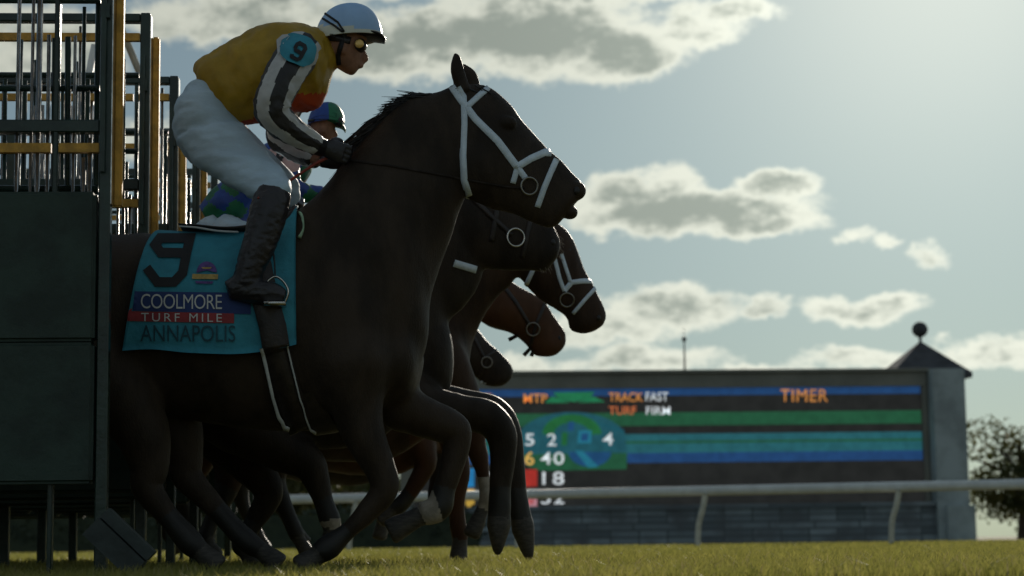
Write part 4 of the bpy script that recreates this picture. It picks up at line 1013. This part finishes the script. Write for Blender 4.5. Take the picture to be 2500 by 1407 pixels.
def make_rider(label, D, f, spec):
    T = thing('person', label, 'person', tuple(P(*f(500, 560), D)), 'jockeys'); s_ = spec['scale']
    # body: one continuous figure, slightly inside the clothes
    bm = bmesh.new()
    rider_head(bm, f, D, s_)
    J = lambda L: [(*f(a[0], a[1]), *a[2:]) for a in L]
    rings(bm, loft_rings([(*f(a+(c-a)*.07, b+(d-b)*.07), *f(c-(c-a)*.07, d-(d-b)*.07), w*.84*s_) for a, b, c, d, w in spec['torso'][1:]], D, n=4, N=24))
    rings(bm, limb(J([(775, 135, 30*s_**2), (800, 140, 25*s_**2), (830, 128, 27*s_**2), (838, 110, 30*s_**2)]), D, N=16))
    for arm in spec['arms']:
        rings(bm, limb(J([(x, y, r*.78*s_**2, dy) for x, y, r, dy in arm['p']]), D, N=14))
        w = P(*f(*arm['w'][:2]), D+arm['w'][2]); hd = Vector(arm['dir']); hand(bm, w, w, hd, Vector((0, .1, -1)), 0., s_)
    for leg in spec['legs']:
        rings(bm, limb(J([(x, y, r*(.42 if y < 480 else .70)*s_**2, dy*.97) for x, y, r, dy in leg]), D, N=16))
    me = fuse('body', bm, spec.get('vox', .0065), smooth=3); link('body', me, ['skin_tan'], T); Tb = bvh(me)
    # gloves
    for arm in spec['arms']:
        bm = bmesh.new(); w = P(*f(*arm['w'][:2]), D+arm['w'][2]); hand(bm, w, w, Vector(arm['dir']), Vector((0, .1, -1)), .003, s_)
        m2 = fuse('glove', bm, .0045, smooth=2); link('glove', m2, ['boot_black'], T)
    # jacket
    bm = bmesh.new(); TS = spec['torso']; N = 56
    R = loft_rings([(*f(a, b), *f(c, d), w*s_) for a, b, c, d, w in TS], D, n=14, N=72)
    rings(bm, R); bmesh.ops.recalc_face_normals(bm, faces=bm.faces[:]); wrinkle(bm, .009*s_, 6.5, (1.5, 1, .8), 2.); wrinkle(bm, .0045, 17, (1, 1, .5), 5.)
    for fc in bm.faces: fc.material_index = spec['jacket_mi'](fc.calc_center_median(), D)
    obj('jacket', bm, spec['jacket_mats'], T)
    # breeches
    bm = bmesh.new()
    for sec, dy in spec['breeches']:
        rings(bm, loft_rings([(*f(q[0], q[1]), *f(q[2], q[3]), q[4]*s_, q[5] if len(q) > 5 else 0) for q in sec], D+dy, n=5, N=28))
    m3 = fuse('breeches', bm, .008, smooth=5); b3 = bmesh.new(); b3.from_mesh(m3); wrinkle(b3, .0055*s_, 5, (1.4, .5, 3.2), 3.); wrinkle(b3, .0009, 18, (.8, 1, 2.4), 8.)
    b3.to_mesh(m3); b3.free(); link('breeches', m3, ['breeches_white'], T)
    return T, Tb
f9 = lambda x, y: (x, y)
def jm9(c, D):
    x, y = proj(c)
    if y > 232-(x-700)*.05 and x > 690: return 1
    if x < 690 and y > 300-(x-580)*.28: return 1
    return 0
torso9 = [(473, 176, 502, 214, .09), (482, 156, 560, 296, .145), (525, 128, 622, 298, .16), (580, 96, 672, 286, .17), (640, 68, 722, 272, .185), (700, 61, 772, 262, .19), (748, 66, 798, 222, .175), (785, 82, 812, 176, .11), (800, 100, 822, 164, .065), (806, 112, 826, 158, .055)]
spec9 = dict(scale=1., torso=torso9, vox=.0065,
    arms=[dict(p=[(735, 128, 46, -.15), (700, 175, 44, -.24), (672, 235, 40, -.28), (668, 275, 38, -.27), (712, 315, 30, -.22), (762, 348, 22, -.17), (785, 360, 20, -.14)], w=(785, 360, -.14), dir=(1, .25, -.25)),
          dict(p=[(745, 150, 44, .15), (715, 225, 38, .25), (690, 300, 34, .27), (694, 340, 32, .25), (730, 368, 26, .18), (765, 388, 19, .10), (780, 394, 17, .06)], w=(780, 392, .06), dir=(1, .1, .1))],
    legs=[[(500, 260, 60, -.09), (560, 360, 62, -.15), (640, 440, 50, -.22), (672, 470, 42, -.28), (655, 540, 38, -.31), (625, 640, 30, -.32), (618, 690, 26, -.32), (655, 715, 22, -.32), (690, 722, 16, -.32)],
          [(500, 260, 60, .09), (560, 360, 60, .14), (660, 440, 46, .18), (705, 470, 40, .24), (690, 560, 36, .31), (660, 650, 28, .32), (655, 690, 24, .32), (690, 712, 20, .32)]],
    breeches=[([(560, 220, 462, 205, .12), (572, 265, 422, 275, .165), (592, 310, 430, 345, .17), (622, 345, 468, 400, .13)], 0.), ([(592, 300, 432, 340, .10, -.08), (628, 345, 475, 402, .105, -.12), (664, 385, 530, 440, .10, -.17), (694, 420, 588, 470, .09, -.23), (712, 450, 620, 492, .082, -.27), (708, 482, 632, 508, .076, -.285)], 0.),
              ([(592, 300, 452, 340, .10, .09), (640, 350, 500, 400, .10, .13), (690, 400, 570, 450, .092, .18), (724, 436, 640, 480, .085, .22), (733, 468, 664, 500, .078, .25), (728, 505, 676, 520, .066, .26)], 0.)],
    jacket_mi=jm9, jacket_mats=['silk_gold', 'silk_red'])
J9, TB9 = make_rider('leading rider in gold silks, pale cap and black and white sleeves', D9, f9, spec9)
sl9 = sleeve([(738, 122, 50, -.13), (705, 165, 49, -.23), (674, 225, 47, -.28), (664, 268, 45, -.28), (690, 304, 38, -.25), (735, 333, 31, -.19), (772, 355, 25, -.15)], D9, 8, J9, rot=.03)
sleeve([(748, 150, 44, .15), (715, 225, 40, .25), (690, 300, 38, .27), (692, 338, 38, .25), (730, 368, 31, .18), (768, 388, 23, .09)], D9, 8, J9, seed=4., rot=.06)
bm = bmesh.new(); rings(bm, limb([(772, 355, 24, -.15), (792, 362, 23, -.14)], D9, N=20)); obj('cuff', bm, 'boot_black', J9)
# armband with the number
TSL = bvh(sl9.data, bpy.data.objects['jacket'].data)
bm = bmesh.new(); cx, cy = 727, 124; out_ = []
for i in range(32):
    a = 2*math.pi*i/32; u, v = math.cos(a), math.sin(a); u = math.copysign(abs(u)**.75, u); v = math.copysign(abs(v)**.75, v)
    px, py = 41*u, 36*v; out_.append((cx+px*.94-py*.26, cy+px*.30+py*.96))
def fan(bm, T, c, out, Y, off, nr=5):
    rws = []
    for k in range(nr+1):
        t = k/nr; rws.append([bm.verts.new(hit(T, c[0]+(x-c[0])*max(t, .02), c[1]+(y-c[1])*max(t, .02), off, Y)[0]) for x, y in out])
    for a, b in zip(rws[:-1], rws[1:]):
        for i in range(len(out)): bm.faces.new((a[i], a[(i+1) % len(out)], b[(i+1) % len(out)], b[i]))
    bm.faces.new(rws[0])
fan(bm, TSL, (cx, cy), out_, D9, .009); r_ = bm.faces[:]; 
ab_ = obj('armband', bm, 'cloth_teal', J9)
TAB = bvh(ab_.data)
def rotp(pts, c, ang, s_): 
    ca, sa = math.cos(ang), math.sin(ang); return [(c[0]+s_*(x*ca-y*sa), c[1]+s_*(x*sa+y*ca)) for x, y in pts]
nine = [(-9, 12), (-7, 17), (6, 17), (10, 12), (10, -12), (5, -17), (-6, -17), (-10, -12), (-10, -3), (-6, 1), (10, 1)]
bm = bmesh.new(); stroke(bm, TAB, rotp(nine, (728, 127), math.radians(30), 1.12), 9, D9-.2, .004); obj('armband_number', bm, 'ink_black', J9)
# shoulder cap beside the band
bm = bmesh.new(); fan(bm, TSL, (690, 112), [(675, 100), (690, 88), (712, 86), (700, 104), (688, 126), (680, 138)], D9, .006); obj('shoulder_piece', bm, 'silk_white', J9)
def helmet(T, f, D, s_, top, low, name='helmet', spl=None):
    R = dome(f, D, 0, 88*1.0, lat=.112*s_, cut=(768, 104, 934, 92))
    bm = bmesh.new(); rings(bm, R, cap=False)
    inn = dome(f, D, 0, 84, lat=.104*s_, cut=(773, 104, 929, 92)); rings(bm, inn, cap=False)
    for fc in bm.faces:
        c = fc.calc_center_median(); fc.material_index = spl(c)
    return obj(name, bm, [top, low], T)
hel = helmet(J9, f9, D9, 1., 'helmet_pale', 'helmet_cream', spl=lambda c: 1 if proj(c)[1] > 66+(proj(c)[0]-850)*.10 else 0)
TH = bvh(hel.data)
bm = bmesh.new(); rings(bm, loft_rings([(872, 84, 872, 96, .085), (905, 82, 905, 96, .085), (930, 86, 928, 101, .07), (943, 95, 938, 106, .035)], D9, n=4, N=24)); obj('peak', bm, 'boot_black', hel)
bm = bmesh.new(); strap(bm, TH, [(783, 27), (800, 38), (825, 55), (840, 78)], 5, D9, th=.002, mirror=D9); strap(bm, TH, [(775, 38), (795, 50), (818, 64), (838, 80)], 5, D9, th=.002, mirror=D9); obj('cap_stripe', bm, 'ink_black', hel)
THB = bvh(hel.data, me_j := bpy.data.meshes['body'] if False else [o for o in J9.children if o.name.startswith('body')][0].data)
bm = bmesh.new(); strap(bm, THB, [(842, 84), (834, 110), (826, 135), (828, 158)], 10, D9, th=.003); obj('chin_strap', bm, 'ink_black', hel)
bm = bmesh.new(); strap(bm, THB, [(806, 92), (830, 94), (855, 100)], 17, D9, th=.003, mirror=D9)
for sg in (-1, 1): pball(bm, 878, 112, D9+sg*.034, 19, .95, .042)
gg = obj('goggles', bm, 'boot_black', J9)
bm = bmesh.new(); c_ = P(877, 107, D9-.082); ellip(bm, c_, .0175, .007, .0175); obj('lens', bm, 'goggle_gold', gg); bm = bmesh.new(); c_ = P(877, 107, D9+.082); ellip(bm, c_, .0175, .007, .0175); obj('lens', bm, 'goggle_gold', gg)
# boots
def boot(T, pts, foot, D, name='boot'):
    bm = bmesh.new(); rings(bm, limb(pts, D, N=20)); rings(bm, limb(foot, D, N=16))
    k = D/FPX; m_ = fuse(name, bm, .006, smooth=4); b_ = bmesh.new(); b_.from_mesh(m_); wrinkle(b_, .003, 22, (1, 1, 2), 3.); b_.to_mesh(m_); b_.free(); return link(name, m_, ['boot_black'], T)
boot(J9, [(668, 470, 44, -.29), (655, 520, 47, -.31), (635, 590, 42, -.325), (612, 650, 36, -.33), (600, 695, 33, -.33)], [(585, 700, 30, -.33), (570, 706, 26, -.33), (620, 712, 30, -.33), (665, 716, 27, -.33, 1.1), (696, 724, 15, -.33, 1.6)], D9)
boot(J9, [(712, 485, 34, .27), (705, 540, 36, .31), (690, 600, 34, .325), (668, 650, 30, .33), (655, 690, 28, .33)], [(650, 695, 26, .33), (690, 705, 22, .33, 1.2), (725, 712, 13, .33, 1.6)], D9)
# stirrups with leathers belong to the saddle
for sg, dx in ((-1, 0), (1, 45)):
    bm = bmesh.new(); Ys = D9+sg*.335; base = P(672+dx, 742, Ys); 
    pts = [P(x+dx, y, Ys) for x, y in ((648, 742), (640, 715), (652, 690), (672, 676), (692, 688), (704, 712), (696, 738))]
    for lat in (-.035, .035): pass
    rings(bm, tube_rings([(p, .0045, .011) for p in pts], N=8, n=4)); box(bm, P(646+dx, 738, Ys).x, P(698+dx, 738, Ys).x, Ys-.05, Ys+.05, P(670, 748, Ys).z, P(670, 740, Ys).z)
    obj('stirrup', bm, 'ring_metal', sd9)
    bm = bmesh.new(); rings(bm, tube_rings([(P(672+dx, 678, Ys), .003, .012), (P(668+dx*.6, 620, Ys-sg*.025), .003, .012), (P(655+dx*.3, 575, D9+sg*.20), .003, .012)], N=8, n=3)); obj('stirrup_leather', bm, 'dark_leather', sd9)
# whip and reins
bm = bmesh.new(); rings(bm, tube_rings([(P(812, 380, D9-.12), .0065), (P(770, 400, D9-.13), .006), (P(700, 446, D9-.16), .005), (P(630, 484, D9-.36), .004)], N=8)); 
wh = obj('whip', bm, 'whip_red'); tag(wh, 'thin dark red whip held low in the gold silked rider hand', 'whip')
bm = bmesh.new()
rings(bm, tube_rings([(P(822, 366, D9+.04), .006, .010), (P(868, 327, D9+.05), .0065, .010), (P(906, 296, D9+.06), .007, .011), (P(925, 312, D9+.16), .006, .010), (P(1060, 370, D9+.19), .004, .009), (P(1230, 440, D9+.12), .004, .009), (P(1290, 455, D9+.09), .004, .009)], N=8, n=5))
strap(bm, T9, [(800, 400), (850, 392), (950, 405), (1100, 432), (1230, 456), (1280, 460)], 5, D9, th=.0015)
rn = obj('reins', bm, 'rein_leather'); tag(rn, 'dark leather reins from the leading rider gloves to the white bridle', 'reins')

# ------------------------------------------------------------------ rider 8
HX, HY, HS = 795, 292, .80
def f8h(x, y): return (796+(x-850)*.55, 300+(y-92)*.60)
def f8(x, y): return (x, y)
def diamond(c, D):
    x, y = proj(c); u = (x*.8+y*.6)/44; v = (x*.6-y*.8)/44
    return (int(math.floor(u))+int(math.floor(v))) % 2
class Spec8: pass
J8 = thing('person', 'second rider crouched low in blue and green diamond silks, blue green cap', 'person', tuple(P(560, 560, D8)), 'jockeys')
tor8 = [(488, 505, 515, 560, .09), (515, 470, 560, 560, .13), (560, 432, 610, 550, .15), (605, 392, 660, 520, .165), (648, 355, 712, 480, .175), (700, 338, 748, 440, .165), (738, 335, 765, 400, .10), (755, 335, 772, 378, .06)]
def lim(bm, pts, D, k=1., N=16): rings(bm, limb([(x, y, r*k, dy) for x, y, r, dy in pts], D, N=N))
bm = bmesh.new(); rider_head(bm, f8h, D8, .8)
rings(bm, loft_rings([(a, b, c, d, w*.86) for a, b, c, d, w in tor8], D8, n=4, N=24)); lim(bm, [(750, 365, 22, 0), (770, 352, 19, 0), (790, 335, 20, 0), (795, 318, 20, 0)], D8)
arm8 = [(700, 385, 34, -.14), (700, 420, 32, -.22), (712, 455, 28, -.24), (745, 470, 22, -.2), (785, 470, 15, -.14)]; arm8b = [(700, 385, 34, .14), (700, 430, 30, .22), (720, 465, 26, .22), (760, 475, 20, .16), (800, 472, 15, .1)]
lim(bm, arm8, D8, .8); lim(bm, arm8b, D8, .8)
for dy in (-.14, .10): w = P(785 if dy < 0 else 800, 471, D8+dy); hand(bm, w, w, Vector((1, .1, -.1)), Vector((0, .1, -1)), 0, .9)
for s_ in (-1, 1): lim(bm, [(530, 585, 44, s_*.08), (600, 605, 44, s_*.15), (675, 603, 34, s_*.23), (660, 680, 28, s_*.30), (620, 750, 22, s_*.30), (660, 762, 14, s_*.30)], D8, .5)
m8 = fuse('body', bm, .0075, smooth=3); link('body', m8, ['skin_tan'], J8)
for dy in (-.14, .10):
    w = P(785 if dy < 0 else 800, 471, D8+dy); bm = bmesh.new(); hand(bm, w, w, Vector((1, .1, -.1)), Vector((0, .1, -1)), .003, .9); link('glove', fuse('glove', bm, .006, smooth=2), ['boot_black'], J8)
bm = bmesh.new(); rings(bm, loft_rings(tor8, D8, n=10, N=56)); bmesh.ops.recalc_face_normals(bm, faces=bm.faces[:]); wrinkle(bm, .006, 8, seed=9.)
for fc in bm.faces: fc.material_index = diamond(fc.calc_center_median(), D8)
obj('jacket', bm, ['silk_blue', 'silk_green'], J8)
for A_ in (arm8, arm8b):
    bm = bmesh.new(); rings(bm, limb(A_, D8, N=40, n=9)); bmesh.ops.recalc_face_normals(bm, faces=bm.faces[:]); wrinkle(bm, .004, 14, seed=3.)
    for fc in bm.faces: fc.material_index = diamond(fc.calc_center_median(), D8)
    sl8 = obj('sleeve', bm, ['silk_blue', 'silk_green'], J8)
    if A_ is arm8: TSL8 = bvh(sl8.data, [o for o in J8.children if o.name.startswith('jacket')][0].data)
bm = bmesh.new(); fan(bm, TSL8, (688, 392), [(656, 372), (672, 356), (700, 352), (726, 366), (734, 392), (726, 418), (700, 430), (676, 418), (660, 398)], D8, .008); pb = obj('armband', bm, 'pink_band', J8)
TP8 = bvh(pb.data); eight = [(0, -1), (6, -4), (7, -11), (0, -15), (-7, -11), (-6, -4), (0, -1), (7, 3), (8, 11), (0, 16), (-8, 11), (-7, 3), (0, -1)]
bm = bmesh.new(); stroke(bm, TP8, rotp(eight, (682, 388), math.radians(25), .95), 6.5, D8-.2, .004); obj('armband_number', bm, 'ink_black', J8)
bm = bmesh.new()
rings(bm, loft_rings([(545, 520, 470, 560, .11), (560, 545, 478, 600, .155), (590, 560, 520, 640, .16), (620, 570, 580, 650, .12)], D8, n=5, N=28))
for s_ in (-1, 1): lim(bm, [(540, 570, 52, s_*.10), (600, 595, 52, s_*.17), (675, 598, 42, s_*.24)], D8)
mb8 = fuse('breeches', bm, .009, smooth=5); b_ = bmesh.new(); b_.from_mesh(mb8); wrinkle(b_, .005, 12, (1.2, 1, 2.4), 3.); b_.to_mesh(mb8); b_.free(); link('breeches', mb8, ['breeches_white'], J8)
for s_ in (-1, 1): boot(J8, [(680, 598, 38, s_*.26), (668, 650, 36, s_*.30), (640, 710, 30, s_*.31), (620, 745, 27, s_*.31)], [(610, 752, 24, s_*.31), (650, 762, 22, s_*.31), (682, 768, 12, s_*.31)], D8)
R = dome(f8h, D8, 0, 88, lat=.112*.80, cut=(768, 104, 934, 92)); bm = bmesh.new(); rings(bm, R, cap=False)
for fc in bm.faces: fc.material_index = 0 if proj(fc.calc_center_median())[0] < 803 else 1
h8 = obj('helmet', bm, ['silk_blue', 'silk_green'], J8); TH8 = bvh(h8.data)
bm = bmesh.new(); rings(bm, loft_rings([(800, 296, 800, 304, .075), (822, 298, 822, 308, .072), (838, 306, 836, 314, .06), (845, 318, 842, 324, .03)], D8, n=4, N=20)); obj('peak', bm, 'silk_green', h8)
bm = bmesh.new(); strap(bm, TH8, [(755, 298), (775, 297), (800, 297), (822, 300)], 11, D8, th=.004, mirror=D8); pball(bm, 829, 298, D8-.035, 11, 1.2, .035); pball(bm, 829, 298, D8+.035, 11, 1.2, .035); gg8 = obj('goggles', bm, 'boot_black', J8)
bm = bmesh.new(); strap(bm, TH8, [(780, 297), (790, 297)], 9, D8, th=.006); obj('buckle', bm, 'ring_metal', gg8)
for k_, lab in ((8, None),):
    bm = bmesh.new(); at8 = None
sd8 = thing('saddle', 'small dark saddle beneath the white breeches of the crouched second rider', 'saddle', tuple(P(600, 620, D8)))
bm = bmesh.new(); rings(bm, loft_rings([(470, 612, 472, 622, .10), (540, 612, 542, 640, .14), (640, 600, 645, 630, .13), (720, 570, 730, 610, .07)], D8, n=4, N=20)); obj('seat', bm, 'dark_leather', sd8)
for s_ in (-1, 1):
    bm = bmesh.new(); rings(bm, tube_rings([(P(640, 630, D8+s_*.15), .003, .012), (P(645, 700, D8+s_*.30), .003, .012), (P(650, 735, D8+s_*.31), .003, .012)], N=8)); box(bm, P(628, 775, D8).x, P(672, 775, D8).x, D8+s_*.31-.045, D8+s_*.31+.045, P(650, 790, D8).z, P(650, 783, D8).z); obj('stirrup', bm, 'ring_metal', sd8)
